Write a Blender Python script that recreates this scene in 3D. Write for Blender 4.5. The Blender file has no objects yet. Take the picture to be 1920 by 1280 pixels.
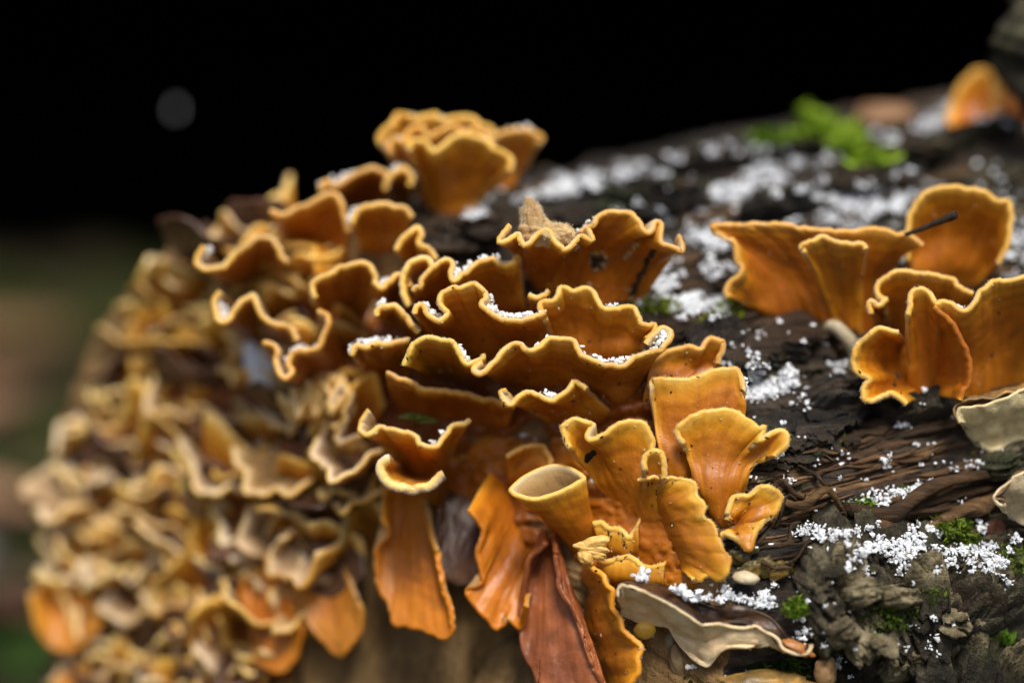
import bpy, math, random
import numpy as np
from mathutils import Vector
from mathutils.bvhtree import BVHTree

# ------------------------------------------------------------------ camera, sky, sun, exposure
scene = bpy.context.scene
COL = scene.collection
PITCH = math.radians(15.0)
FOCUS = 0.53                      # metres from the lens to the sharp rims
LENS, SENSOR = 100.0, 36.0
FWD = np.array([0, math.cos(PITCH), -math.sin(PITCH)])
UP = np.array([0, math.sin(PITCH), math.cos(PITCH)])
RIGHT = np.array([1.0, 0, 0])
F0 = np.array([0, 0, 0.135])      # the point in focus; the ground lies near z = 0
CAM = F0 - FOCUS * FWD

cd = bpy.data.cameras.new('camera')
cam = bpy.data.objects.new('camera', cd)
COL.objects.link(cam)
cam.location = CAM
cam.rotation_euler = (math.radians(90) - PITCH, 0, 0)
cd.lens, cd.sensor_width = LENS, SENSOR
cd.clip_start, cd.clip_end = 0.01, 200
cd.dof.use_dof = True
cd.dof.focus_distance = FOCUS
cd.dof.aperture_fstop = 3.2
scene.camera = cam
scene.render.resolution_x, scene.render.resolution_y = 1024, 682

SUN_EL, SUN_AZ = math.radians(64), math.radians(168)   # azimuth clockwise from +Y (behind and right of the camera)
world = bpy.data.worlds.new('World')
scene.world = world
world.use_nodes = True
wn = world.node_tree
wn.nodes.clear()
sky = wn.nodes.new('ShaderNodeTexSky')
sky.sky_type = 'NISHITA'
sky.sun_disc = False
sky.sun_elevation = SUN_EL
sky.sun_rotation = SUN_AZ
sky.air_density, sky.dust_density = 1.0, 4.0
bg = wn.nodes.new('ShaderNodeBackground')
bg.inputs[1].default_value = 0.05
wo = wn.nodes.new('ShaderNodeOutputWorld')
wn.links.new(sky.outputs[0], bg.inputs[0])
wn.links.new(bg.outputs[0], wo.inputs[0])

sl = bpy.data.lights.new('sun', 'SUN')
sun = bpy.data.objects.new('sun', sl)
COL.objects.link(sun)
sl.energy, sl.angle, sl.color = 1.5, math.radians(20), (1.0, 0.95, 0.87)
sd = Vector((math.sin(SUN_AZ) * math.cos(SUN_EL), math.cos(SUN_AZ) * math.cos(SUN_EL), math.sin(SUN_EL)))
sun.rotation_euler = sd.to_track_quat('Z', 'Y').to_euler()

vs = scene.view_settings
vs.view_transform, vs.look = 'Standard', 'None'
vs.exposure, vs.gamma, vs.use_curve_mapping = 1.12, 1.0, False

# ------------------------------------------------------------------ helpers
rnd = random.Random(7)
nrg = np.random.RandomState(11)

def P(px, py, dz=0.0):
    """photo pixel (1920 x 1280) and metres behind the sharp plane -> world point"""
    px = np.asarray(px, float); py = np.asarray(py, float); dz = np.asarray(dz, float)
    D = FOCUS + dz
    u = (px - 960) / 1920 * SENSOR / LENS * D
    v = (640 - py) / 1920 * SENSOR / LENS * D
    return CAM + u[..., None] * RIGHT + v[..., None] * UP + D[..., None] * FWD

def Cf(u, v, w):
    """metres right / up / behind in the camera-aligned frame round the sharp point -> world"""
    return F0 + np.asarray(u)[..., None] * RIGHT + np.asarray(v)[..., None] * UP + np.asarray(w)[..., None] * FWD

_tab = np.random.RandomState(3).rand(4096)
def _h(i, j, k):
    return _tab[(i * 73856093 ^ j * 19349663 ^ k * 83492791) & 4095]
def vnoise(x, y, z=0.0):
    x, y, z = np.broadcast_arrays(np.asarray(x, float), np.asarray(y, float), np.asarray(z, float))
    xi, yi, zi = np.floor(x).astype(np.int64), np.floor(y).astype(np.int64), np.floor(z).astype(np.int64)
    f = [x - xi, y - yi, z - zi]
    f = [a * a * (3 - 2 * a) for a in f]
    r = 0
    for a in (0, 1):
        for b in (0, 1):
            for c in (0, 1):
                w = (f[0] if a else 1 - f[0]) * (f[1] if b else 1 - f[1]) * (f[2] if c else 1 - f[2])
                r = r + w * _h(xi + a, yi + b, zi + c)
    return r * 2 - 1
def fbm(x, y, z=0.0, o=4):
    r, a = 0, 1.0
    for i in range(o):
        r = r + a * vnoise(x * 2 ** i + 17.3 * i, y * 2 ** i + 5.1 * i, np.asarray(z) * 2 ** i + 9.7 * i)
        a *= 0.5
    return r / 1.6
def ss(x, a, b):
    t = np.clip((x - a) / (b - a), 0, 1)
    return t * t * (3 - 2 * t)

def grid_faces(n, m, closed=False):
    i = np.arange(n - 1)[:, None]
    j = np.arange(m if closed else m - 1)[None, :]
    j2 = (j + 1) % m
    return np.stack([i * m + j, i * m + j2, (i + 1) * m + j2, (i + 1) * m + j], -1).reshape(-1, 4)

def mesh(name, V, F, mat, parent=None, origin=None, smooth=True, attrs=None):
    """one mesh object; V world coordinates, origin = where the object's own origin stands"""
    V = np.asarray(V, float).reshape(-1, 3)
    F = np.asarray(F)
    if origin is None:
        origin = np.array(parent['_o']) if parent is not None else V.mean(0)
    me = bpy.data.meshes.new(name)
    k = F.shape[1]
    me.vertices.add(len(V)); me.vertices.foreach_set('co', (V - origin).astype(np.float32).ravel())
    me.loops.add(F.size); me.loops.foreach_set('vertex_index', F.astype(np.int32).ravel())
    me.polygons.add(len(F)); me.polygons.foreach_set('loop_start', np.arange(0, F.size, k, dtype=np.int32))
    me.polygons.foreach_set('use_smooth', np.full(len(F), smooth))
    me.update(calc_edges=True); me.validate()
    if attrs:
        for an, av in attrs.items():
            a = me.attributes.new(an, 'FLOAT', 'POINT')
            a.data.foreach_set('value', np.asarray(av, np.float32).ravel())
    me.materials.append(mat)
    o = bpy.data.objects.new(name, me)
    COL.objects.link(o)
    if parent is not None:
        o.parent = parent
        o.location = np.asarray(origin) - np.array(parent['_o'])
    else:
        o.location = origin
        ORG[o.name] = np.array(origin)
    o['_o'] = [float(c) for c in origin]
    return o
ORG = {}

def thing(name, origin):
    o = bpy.data.objects.new(name, None)
    o.empty_display_size = 0.005
    COL.objects.link(o)
    o.location = origin
    o['_o'] = [float(c) for c in origin]
    return o

def tag(o, label=None, cat=None, group=None, kind=None):
    if label: o['label'] = label
    if cat: o['category'] = cat
    if group: o['group'] = group
    if kind: o['kind'] = kind
    return o

# ------------------------------------------------------------------ materials
class NT:
    def __init__(s, name):
        s.m = bpy.data.materials.new(name); s.m.use_nodes = True
        s.t = s.m.node_tree; s.t.nodes.clear()
        s.out = s.t.nodes.new('ShaderNodeOutputMaterial')
        s.b = s.t.nodes.new('ShaderNodeBsdfPrincipled')
        s.t.links.new(s.b.outputs[0], s.out.inputs[0])
        s.tc = s.t.nodes.new('ShaderNodeTexCoord')
    def link(s, a, b): s.t.links.new(a, b)
    def val(s, i, v):
        if hasattr(v, 'is_output'): s.link(v, i)
        else: i.default_value = v
    def noise(s, scale, detail=4, rough=0.6, vec=None, dist=0.0):
        n = s.t.nodes.new('ShaderNodeTexNoise')
        n.inputs['Scale'].default_value = scale; n.inputs['Detail'].default_value = detail
        n.inputs['Roughness'].default_value = rough; n.inputs['Distortion'].default_value = dist
        s.link(vec if vec is not None else s.tc.outputs['Object'], n.inputs['Vector'])
        return n.outputs['Fac']
    def mapping(s, rot=(0, 0, 0), scale=(1, 1, 1), src=None):
        n = s.t.nodes.new('ShaderNodeMapping')
        n.inputs['Rotation'].default_value = rot; n.inputs['Scale'].default_value = scale
        s.link(src if src is not None else s.tc.outputs['Object'], n.inputs['Vector'])
        return n.outputs[0]
    def ramp(s, fac, stops):
        n = s.t.nodes.new('ShaderNodeValToRGB')
        e = n.color_ramp.elements
        while len(e) < len(stops): e.new(0.5)
        for el, (p, c) in zip(e, stops):
            el.position = p; el.color = (*c, 1) if len(c) == 3 else c
        s.link(fac, n.inputs[0])
        return n.outputs[0]
    def mix(s, fac, a, b, mode='MIX'):
        n = s.t.nodes.new('ShaderNodeMix'); n.data_type = 'RGBA'; n.blend_type = mode
        s.val(n.inputs['Factor'], fac)
        for i, v in ((6, a), (7, b)):
            if hasattr(v, 'is_output'): s.link(v, n.inputs[i])
            else: n.inputs[i].default_value = (*v, 1)
        return n.outputs[2]
    def math(s, op, a, b=0.0, clamp=False):
        n = s.t.nodes.new('ShaderNodeMath'); n.operation = op; n.use_clamp = clamp
        s.val(n.inputs[0], a); s.val(n.inputs[1], b)
        return n.outputs[0]
    def attr(s, name):
        n = s.t.nodes.new('ShaderNodeAttribute'); n.attribute_name = name
        return n.outputs['Fac']
    def objinfo(s):
        return s.t.nodes.new('ShaderNodeObjectInfo')
    def bump(s, h, dist=0.0005, strength=0.6):
        n = s.t.nodes.new('ShaderNodeBump')
        n.inputs['Strength'].default_value = strength; n.inputs['Distance'].default_value = dist
        s.link(h, n.inputs['Height']); s.link(n.outputs[0], s.b.inputs['Normal'])
    def set(s, **kw):
        for k, v in kw.items():
            s.val(s.b.inputs[k.replace('_', ' ')], v)
        return s.m

def mat_fungus():
    s = NT('fungus flesh')
    e = s.attr('edge'); side = s.attr('side')
    n1 = s.noise(160, 4, 0.6); n2 = s.noise(900, 3, 0.6); n3 = s.noise(45, 3)
    # distance from the margin in mm, wobbled
    d = s.math('ADD', e, s.math('MULTIPLY', s.math('SUBTRACT', n1, 0.5), 3.0))
    d = s.math('DIVIDE', d, 26.0, True)
    col = s.ramp(d, [(0.0, (0.90, 0.52, 0.10)), (0.05, (0.84, 0.40, 0.036)), (0.10, (0.71, 0.285, 0.014)),
                     (0.18, (0.54, 0.180, 0.0075)), (0.35, (0.45, 0.134, 0.0050)), (0.62, (0.49, 0.154, 0.0060)), (1.0, (0.38, 0.112, 0.007))])
    # growth zones: faint bands parallel to the margin
    zone = s.math('SINE', s.math('MULTIPLY', s.math('ADD', e, s.math('MULTIPLY', n1, 3.2)), 2.3))
    zz = s.math('MULTIPLY', s.math('MULTIPLY', s.math('ADD', zone, 1.0), 0.24), s.noise(90, 2))
    col = s.mix(zz, col, (0.20, 0.055, 0.006))
    # blotches and specks
    blot = s.ramp(n3, [(0.50, (0, 0, 0)), (0.72, (1, 1, 1))])
    col = s.mix(s.math('MULTIPLY', blot, 0.42), col, (0.23, 0.07, 0.012))
    sp = s.ramp(s.noise(1500, 2, 0.5), [(0.72, (0, 0, 0)), (0.77, (1, 1, 1))])
    col = s.mix(s.math('MULTIPLY', sp, 0.35), col, (0.75, 0.6, 0.42))
    cx = s.t.nodes.new('ShaderNodeCombineXYZ')
    s.link(s.attr('along'), cx.inputs[0]); s.link(s.math('MULTIPLY', e, 0.10), cx.inputs[1])
    rad = s.noise(0.45, 3, 0.55, cx.outputs[0], 0.3)
    col = s.mix(s.math('MULTIPLY', s.ramp(rad, [(0.50, (0, 0, 0)), (0.75, (1, 1, 1))]), 0.30), col, (0.20, 0.055, 0.006))
    col = s.mix(s.math('MULTIPLY', s.ramp(rad, [(0.25, (1, 1, 1)), (0.42, (0, 0, 0))]), 0.18), col, (0.80, 0.40, 0.06))
    st = s.ramp(s.noise(110, 6, 0.75), [(0.60, (0, 0, 0)), (0.70, (1, 1, 1))])
    col = s.mix(s.math('MULTIPLY', st, 0.55), col, (0.11, 0.038, 0.008))
    oi = s.objinfo()
    col = s.mix(1.0, col, oi.outputs['Color'], 'MULTIPLY')
    # felted upper side
    felt = s.ramp(s.noise(260, 5, 0.7), [(0.3, (0.14, 0.07, 0.025)), (0.55, (0.38, 0.23, 0.09)), (0.8, (0.62, 0.46, 0.27))])
    te = s.ramp(s.math('DIVIDE', e, 8.0, True), [(0.0, (0.90, 0.74, 0.46)), (0.14, (0.82, 0.55, 0.24)), (0.38, (0.44, 0.26, 0.095)), (1.0, (0.20, 0.11, 0.04))])
    felt = s.mix(0.7, felt, te)
    felt = s.mix(0.55, felt, s.mix(1.0, felt, oi.outputs['Color'], 'MULTIPLY'))
    c = s.mix(side, col, felt)
    h = s.math('ADD', s.math('ADD', s.math('MULTIPLY', zone, 0.04), s.math('MULTIPLY', rad, 0.35)), s.math('ADD', s.math('MULTIPLY', n2, 0.5), s.math('MULTIPLY', n1, 0.9)))
    s.bump(h, 0.0005, 0.5)
    rough = s.math('ADD', s.math('MULTIPLY', side, 0.4), s.math('ADD', 0.30, s.math('MULTIPLY', n1, 0.2)))
    return s.set(Base_Color=c, Roughness=rough, Subsurface_Weight=0.22, Subsurface_Radius=(1.0, 0.50, 0.15), Subsurface_Scale=0.0018, Specular_IOR_Level=0.42)

def mat_simple(name, stops, scale, rough=0.7, bump=0.0005, bs=0.6, bscale=None, sss=0.0, spec=0.3, stretch=None, tint=False):
    s = NT(name)
    vec = s.mapping(rot=stretch[0], scale=stretch[1]) if stretch else None
    c = s.ramp(s.noise(scale, 6, 0.65, vec), stops)
    if tint:
        c = s.mix(1.0, c, s.objinfo().outputs['Color'], 'MULTIPLY')
    s.bump(s.noise(bscale or scale * 3, 5, 0.65, vec), bump, bs)
    s.set(Base_Color=c, Roughness=rough, Specular_IOR_Level=spec)
    if sss:
        s.set(Subsurface_Weight=sss, Subsurface_Radius=(1, 0.8, 0.6), Subsurface_Scale=0.0012)
    return s.m

AX = np.array([1.0, 0.19, 0.25]); AX /= np.linalg.norm(AX)      # log axis in camera frame (right, up, behind)
AXW = AX[0] * RIGHT + AX[1] * UP + AX[2] * FWD
axrot = Vector(AXW).to_track_quat('X', 'Z').inverted().to_euler()
GR = (tuple(axrot), (0.14, 1, 1))

def mat_log():
    s = NT('wet dark wood')
    v = s.mapping(rot=GR[0], scale=GR[1])
    g = s.noise(420, 6, 0.7, v, 0.4); g2 = s.noise(75, 5, 0.6, v); p = s.noise(38, 4)
    c = s.ramp(g, [(0.32, (0.007, 0.006, 0.005)), (0.47, (0.026, 0.020, 0.015)), (0.60, (0.075, 0.056, 0.040)), (0.78, (0.19, 0.145, 0.10))])
    c = s.mix(s.ramp(g2, [(0.46, (0, 0, 0)), (0.66, (0.75, 0.75, 0.75))]), c, s.ramp(g, [(0.3, (0.045, 0.023, 0.011)), (0.75, (0.24, 0.135, 0.06))]))
    li = s.ramp(s.noise(95, 5, 0.7), [(0.56, (0, 0, 0)), (0.66, (0.6, 0.6, 0.6))])
    c = s.mix(li, c, s.ramp(s.noise(600, 3), [(0.3, (0.05, 0.05, 0.024)), (0.7, (0.17, 0.165, 0.09))]))
    mo = s.ramp(p, [(0.60, (0, 0, 0)), (0.68, (0.8, 0.8, 0.8))])
    c = s.mix(mo, c, s.ramp(s.noise(900, 2), [(0.3, (0.015, 0.022, 0.006)), (0.7, (0.06, 0.085, 0.018))]))
    s.bump(s.math('ADD', g, s.math('MULTIPLY', s.noise(1400, 4, 0.7), 0.6)), 0.0022, 1.0)
    return s.set(Base_Color=c, Roughness=s.ramp(p, [(0.4, (0.32,) * 3), (0.6, (0.7,) * 3)]), Specular_IOR_Level=0.5)

def mat_bark():
    s = NT('lichened bark')
    n = s.noise(240, 7, 0.75); k = s.noise(70, 5, 0.6); f = s.noise(1500, 3, 0.7)
    c = s.ramp(n, [(0.32, (0.010, 0.008, 0.005)), (0.43, (0.050, 0.040, 0.022)), (0.53, (0.16, 0.132, 0.074)), (0.66, (0.44, 0.38, 0.245))])
    c = s.mix(s.ramp(s.noise(34, 4, 0.6), [(0.44, (0.8, 0.8, 0.8)), (0.60, (0, 0, 0))]), c, s.ramp(f, [(0.3, (0.008, 0.007, 0.005)), (0.7, (0.042, 0.034, 0.022))]))
    c = s.mix(s.ramp(k, [(0.55, (0, 0, 0)), (0.68, (0.85, 0.85, 0.85))]), c, s.ramp(f, [(0.3, (0.02, 0.028, 0.009)), (0.7, (0.075, 0.092, 0.030))]))
    c = s.mix(s.ramp(s.noise(55, 3), [(0.58, (0, 0, 0)), (0.7, (0.7, 0.7, 0.7))]), c, (0.085, 0.045, 0.022))
    s.bump(s.math('ADD', n, s.math('MULTIPLY', f, 0.5)), 0.003, 1.0)
    return s.set(Base_Color=c, Roughness=s.ramp(k, [(0.4, (0.45,) * 3), (0.6, (0.85,) * 3)]), Specular_IOR_Level=0.4)

def mat_end():
    s = NT('old cut wood')
    v = s.mapping(scale=(1, 1, 0.15))
    n = s.noise(180, 6, 0.7, v); k = s.noise(55, 4)
    c = s.ramp(n, [(0.28, (0.07, 0.038, 0.014)), (0.5, (0.26, 0.155, 0.060)), (0.75, (0.42, 0.27, 0.12))])
    c = s.mix(s.ramp(k, [(0.5, (0, 0, 0)), (0.7, (0.7, 0.7, 0.7))]), c, (0.055, 0.032, 0.014))
    s.bump(s.math('ADD', n, s.noise(900, 3)), 0.001, 0.8)
    return s.set(Base_Color=c, Roughness=0.75, Specular_IOR_Level=0.25)

def mat_ground():
    s = NT('forest floor')
    n = s.noise(9, 6, 0.7); k = s.noise(45, 5, 0.7); q = s.noise(5, 3)
    litter = s.ramp(k, [(0.3, (0.012, 0.009, 0.006)), (0.5, (0.035, 0.026, 0.016)), (0.7, (0.09, 0.065, 0.04))])
    moss = s.ramp(k, [(0.3, (0.014, 0.020, 0.005)), (0.7, (0.055, 0.072, 0.016))])
    c = s.mix(s.ramp(n, [(0.44, (0, 0, 0)), (0.56, (1, 1, 1))]), litter, moss)
    s.bump(s.noise(220, 5, 0.7), 0.004, 0.8)
    return s.set(Base_Color=c, Roughness=0.9, Specular_IOR_Level=0.15)

def mat_backdrop():
    s = NT('black backdrop')
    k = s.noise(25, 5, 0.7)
    c = s.ramp(k, [(0.35, (0.006, 0.0055, 0.005)), (0.7, (0.013, 0.011, 0.009))])  # near-black albedo: the darkness behind the log is put into the colour
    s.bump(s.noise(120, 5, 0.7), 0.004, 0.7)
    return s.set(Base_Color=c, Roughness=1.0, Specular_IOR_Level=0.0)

M_FUN = mat_fungus()
M_LOG, M_BARK, M_END, M_GROUND, M_BACKDROP = mat_log(), mat_bark(), mat_end(), mat_ground(), mat_backdrop()
M_WET = mat_simple('wet withered flesh', [(0.3, (0.075, 0.032, 0.014)), (0.55, (0.18, 0.080, 0.036)), (0.8, (0.36, 0.20, 0.10))], 120, 0.38, 0.0006, 0.6, sss=0.15, spec=0.5, tint=True)
M_LICHEN = mat_simple('crusted lichen bark', [(0.32, (0.022, 0.018, 0.010)), (0.42, (0.115, 0.092, 0.048)), (0.53, (0.29, 0.238, 0.135)), (0.70, (0.54, 0.46, 0.29))], 210, 0.8, 0.0024, 1.0, bscale=700)
M_FUZZ = mat_simple('pale hair', [(0.3, (0.88, 0.72, 0.44)), (0.7, (0.93, 0.85, 0.66))], 400, 0.7, sss=0.0)
M_SNOW = mat_simple('granular snow', [(0.2, (0.86, 0.89, 0.93)), (0.8, (0.93, 0.95, 0.97))], 500, 0.45, 0.0002, 0.4, spec=0.4)
M_SPLINT = mat_simple('split wood', [(0.25, (0.030, 0.017, 0.008)), (0.5, (0.125, 0.070, 0.030)), (0.78, (0.30, 0.185, 0.085))], 500, 0.65, 0.0008, 0.9, stretch=GR, tint=True)
M_MOSS = mat_simple('green moss', [(0.3, (0.10, 0.19, 0.012)), (0.7, (0.34, 0.50, 0.04))], 900, 0.6, sss=0.0, tint=True)
M_PORE = mat_simple('cream pores', [(0.25, (0.50, 0.38, 0.24)), (0.5, (0.78, 0.67, 0.50)), (0.75, (0.88, 0.79, 0.62))], 220, 0.75, 0.0004, 0.8, bscale=2600, sss=0.2, tint=True)
M_CAP = mat_simple('brown cap skin', [(0.3, (0.012, 0.008, 0.006)), (0.52, (0.045, 0.026, 0.016)), (0.75, (0.16, 0.075, 0.028))], 150, 0.35, 0.0005, 0.6, spec=0.5, tint=True)
M_TWIG = mat_simple('twig bark', [(0.3, (0.018, 0.012, 0.008)), (0.7, (0.09, 0.058, 0.036))], 500, 0.7, 0.0005, 0.8, tint=True)
M_GRUB = mat_simple('soft flesh', [(0.3, (0.42, 0.30, 0.17)), (0.7, (0.72, 0.60, 0.42))], 400, 0.5, 0.0003, 0.5, sss=0.3, tint=True)
M_LEAF = mat_simple('dead leaf', [(0.3, (0.11, 0.058, 0.028)), (0.7, (0.34, 0.21, 0.12))], 70, 0.65, 0.0006, 0.6, tint=True)
M_STONE = mat_simple('grey stone', [(0.3, (0.12, 0.11, 0.10)), (0.7, (0.36, 0.34, 0.31))], 60, 0.8, 0.001, 0.6, tint=True)

# ------------------------------------------------------------------ ground and the added bank that darkens the view behind the log
def ground_z(x, y):
    z = 0.12 * np.clip(x - 0.05, 0, 0.5) * ss(y, -0.4, -0.1) * (1 - ss(y, 0.15, 0.35))
    return z - 0.006 + 0.012 * fbm(x * 5, y * 5, 1.0) + 0.006 * fbm(x * 24, y * 24, 2.0, 3)
def axis_pts(lo, hi, fine_lo, fine_hi, step):
    a = [fine_lo]; st = step
    while a[-1] > lo: a.append(a[-1] - st); st *= 1.25
    b = list(np.arange(fine_lo, fine_hi, step)); st = step
    c = [fine_hi]
    while c[-1] < hi: c.append(c[-1] + st); st *= 1.25
    return np.array(sorted(set(a[1:])) + b + c)
gx = axis_pts(-60, 60, -0.6, 0.6, 0.012)
gy = axis_pts(-60, 0.62, -0.25, 0.62, 0.012)
gy = gy[gy <= 0.63]
X, Y = np.meshgrid(gx, gy)
Z = ground_z(X, Y)
g = mesh('ground', np.stack([X, Y, Z], -1), grid_faces(len(gy), len(gx)), M_GROUND, origin=np.zeros(3))
tag(g, 'mossy forest floor with dark leaf litter under the log', 'ground', kind='structure')

# added to darken the backdrop: hollow floor, back wall, unseen low roof, outer slope
prof = [(0.56, -0.02), (0.62, -0.004), (0.8, -0.02), (1.1, -0.03), (1.5, -0.02), (1.75, 0.05), (1.8, 0.14), (1.7, 0.22), (1.3, 0.235), (0.9, 0.225), (0.62, 0.2),
        (0.52, 0.2), (0.50, 0.23), (0.53, 0.30), (0.66, 0.55), (0.95, 1.1), (1.6, 1.9), (3, 2.6), (8, 3.2), (60, 6)]
def dense(pts, step):
    out = []
    for a, b in zip(pts[:-1], pts[1:]):
        n = max(1, int(np.hypot(b[0] - a[0], b[1] - a[1]) / step)); n = min(n, 30)
        for i in range(n): out.append((a[0] + (b[0] - a[0]) * i / n, a[1] + (b[1] - a[1]) * i / n))
    return np.array(out + [pts[-1]])
pr = dense(prof, 0.03)
bx = axis_pts(-60, 60, -0.8, 0.8, 0.04)
BX, BI = np.meshgrid(bx, np.arange(len(pr)))
BY = pr[BI, 0] + 0.03 * fbm(BX * 4, pr[BI, 0] * 3, pr[BI, 1] * 6)
BZ = pr[BI, 1] + 0.02 * fbm(BX * 5 + 3, pr[BI, 0] * 4, pr[BI, 1] * 6 + 8)
b = mesh('shade_bank', np.stack([BX, BY, BZ], -1), grid_faces(len(pr), len(bx)), M_BACKDROP, origin=np.array([0, 0.6, 0]))
tag(b, 'black undercut earth bank with a deep hollow behind the log', 'bank', kind='structure')

# ------------------------------------------------------------------ the log: a swept section, cut off obliquely
sec = np.array([(0.7, -8.5), (0.1, -6.8), (-0.1, -5), (0.2, -3.5), (0.9, -2), (1.7, -0.6), (2.6, 0.8), (3.7, 2.0), (5.1, 3.1), (6.7, 3.95), (8.2, 4.4),
                (9.8, 4.0), (11.0, 2.4), (11.6, 0), (11.5, -3), (10.5, -6.2), (8.3, -8.9), (5, -10.2), (2, -10)]) * 0.01
def catmull(pts, n, closed=False):
    pts = np.asarray(pts, float)
    if closed: q = np.vstack([pts[-1], pts, pts[0], pts[1]])
    else: q = np.vstack([2 * pts[0] - pts[1], pts, 2 * pts[-1] - pts[-2]])
    segs = len(q) - 3
    t = np.linspace(0, segs, 40 * segs + 1)
    i = np.minimum(t.astype(int), segs - 1); f = (t - i)[:, None]
    p0, p1, p2, p3 = q[i], q[i + 1], q[i + 2], q[i + 3]
    c = 0.5 * (2 * p1 + (p2 - p0) * f + (2 * p0 - 5 * p1 + 4 * p2 - p3) * f ** 2 + (3 * p1 - p0 - 3 * p2 + p3) * f ** 3)
    L = np.concatenate([[0], np.cumsum(np.linalg.norm(np.diff(c[:, :3], axis=0), axis=1))])
    tt = n if np.ndim(n) else np.linspace(0, 1, n + 1)[:-1] if closed else np.linspace(0, 1, n)
    return np.stack([np.interp(tt * L[-1], L, c[:, k]) for k in range(c.shape[1])], -1)
NQ = 640
tq = np.linspace(0, 1, NQ + 1)[:-1]
# finer sampling on the seen two thirds of the girth
tq = np.where(tq < 0.78, tq / 0.78 * 0.55, 0.55 + (tq - 0.78) / 0.22 * 0.45)
SQ = catmull(sec, tq, True)
girth = 0.42
U_REF = 0.054
EP = np.array([0.037, 0, 0]); EN = np.array([-0.50, 0.04, -0.86]); EN /= np.linalg.norm(EN)
base3 = np.stack([np.full(NQ, U_REF), SQ[:, 1], SQ[:, 0]], -1)              # (u, v, w)
s0 = ((EP - base3) @ EN) / (AX @ EN)
sr = np.concatenate([np.arange(0, 0.23, 0.00055), 0.23 + np.cumsum(0.0008 * 1.12 ** np.arange(38))])
rim3 = base3 + s0[:, None] * AX
body = rim3[None] + sr[:, None, None] * AX
tang = np.roll(base3, -1, 0) - np.roll(base3, 1, 0)
nor = np.cross(tang, AX); nor /= np.linalg.norm(nor, axis=1)[:, None]
cen = rim3.mean(0)
if ((base3 - base3.mean(0)) * nor).sum() < 0: nor = -nor
Sg = (s0[None] + sr[:, None]) * 100
Qg = np.broadcast_to((tq * girth * 100)[None], Sg.shape)
def log_disp(S, Q):
    w = 1.1 * fbm(S * 0.22, Q * 0.3, 4.0, 3)
    Qw = Q + 0.5 * w
    h = 0.0034 * fbm(S * 0.20, Qw * 0.85, 1.0, 3)
    r = 1 - np.abs(vnoise(S * 0.26, Qw * 2.3, 7.0)); h = h + 0.0016 * (r ** 2 - 0.4)
    r = 1 - np.abs(vnoise(S * 0.5, Qw * 5.5, 3.0)); h = h + 0.0012 * (r ** 2 - 0.4)
    r = 1 - np.abs(vnoise(S * 0.9, Qw * 13, 5.0)); h = h + 0.0008 * (r ** 2 - 0.4)
    c = np.abs(vnoise(S * 0.17 + 4, Qw * 1.15, 12.0)); h = h - 0.0038 * (1 - ss(c, 0.0, 0.11))
    steps = vnoise(S * 0.33 + 9, Qw * 1.6, 2.0); h = h + 0.0020 * ss(steps, 0.02, 0.14)
    h = h + 0.0008 * fbm(S * 3.5, Q * 4.5, 6.0, 3) + 0.0010 * np.maximum(0, fbm(S * 7, Q * 9, 3.0, 2)) * ss(vnoise(S * 0.6, Q * 0.8, 8.0), -0.1, 0.4)
    br = vnoise(S * 1.4 + 0.4 * Qw, Qw * 0.5, 15.0); h = h - 0.0016 * (1 - ss(np.abs(br), 0, 0.06)) * ss(vnoise(S * 0.4, Q * 0.5, 18.0), 0, 0.3)
    return h
H = log_disp(Sg, Qg)
H = H * (0.35 + 0.65 * ss(sr, 0.0, 0.012))[:, None]
body = body + H[..., None] * nor[None]
Vb = Cf(body[..., 0], body[..., 1], body[..., 2])
log_origin = Cf(np.array(cen[0] + 0.1), np.array(-0.10), np.array(cen[2]))
log = thing('fallen_log', log_origin)
tag(log, 'dark wet decaying log with ragged bark and an obliquely cut end', 'log')
Fb = grid_faces(len(sr), NQ, True)
trunk = mesh('trunk', Vb, Fb, M_LOG, log)
# cut face
rr = np.linspace(1, 0, 70) ** 1.0
cap3 = cen[None, None] + (body[0][None] - cen) * rr[:, None, None]
cw = Cf(cap3[..., 0], cap3[..., 1], cap3[..., 2])
EW = EN[0] * RIGHT + EN[1] * UP + EN[2] * FWD
hc = 0.0016 * fbm(cap3[..., 0] * 90, cap3[..., 1] * 14, cap3[..., 2] * 90) - 0.005 * (1 - ss(np.abs(vnoise(cap3[..., 0] * 38, cap3[..., 1] * 9, 5.0)), 0, 0.07))
cw = cw + (hc * (1 - rr[:, None] ** 6))[..., None] * EW
mesh('cut_face', cw, grid_faces(len(rr), NQ, True), M_END, log)
# far end of the log, out of view
fe = body[-1]; fc = fe.mean(0)
f3 = fc + (fe[None] - fc) * np.linspace(1, 0, 6)[:, None, None]
mesh('rear_cut_face', Cf(f3[..., 0], f3[..., 1], f3[..., 2]), grid_faces(6, NQ, True), M_END, log)

bvV = np.vstack([Vb.reshape(-1, 3), cw.reshape(-1, 3)])
bvF = np.vstack([Fb, grid_faces(len(rr), NQ, True) + len(sr) * NQ])
BVH = BVHTree.FromPolygons(bvV.tolist(), bvF.tolist())
def hit(px, py):
    d = P(px, py, 0.0) - CAM; d = d / np.linalg.norm(d)
    loc, n, i, dist = BVH.ray_cast(Vector(CAM), Vector(d))
    if loc is None: return None
    n = np.array(n); loc = np.array(loc)
    if n @ d > 0: n = -n
    return loc, n, (loc - CAM) @ FWD - FOCUS
def hitdz(px, py, default):
    h = hit(px, py)
    return default if h is None else h[2]

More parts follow.
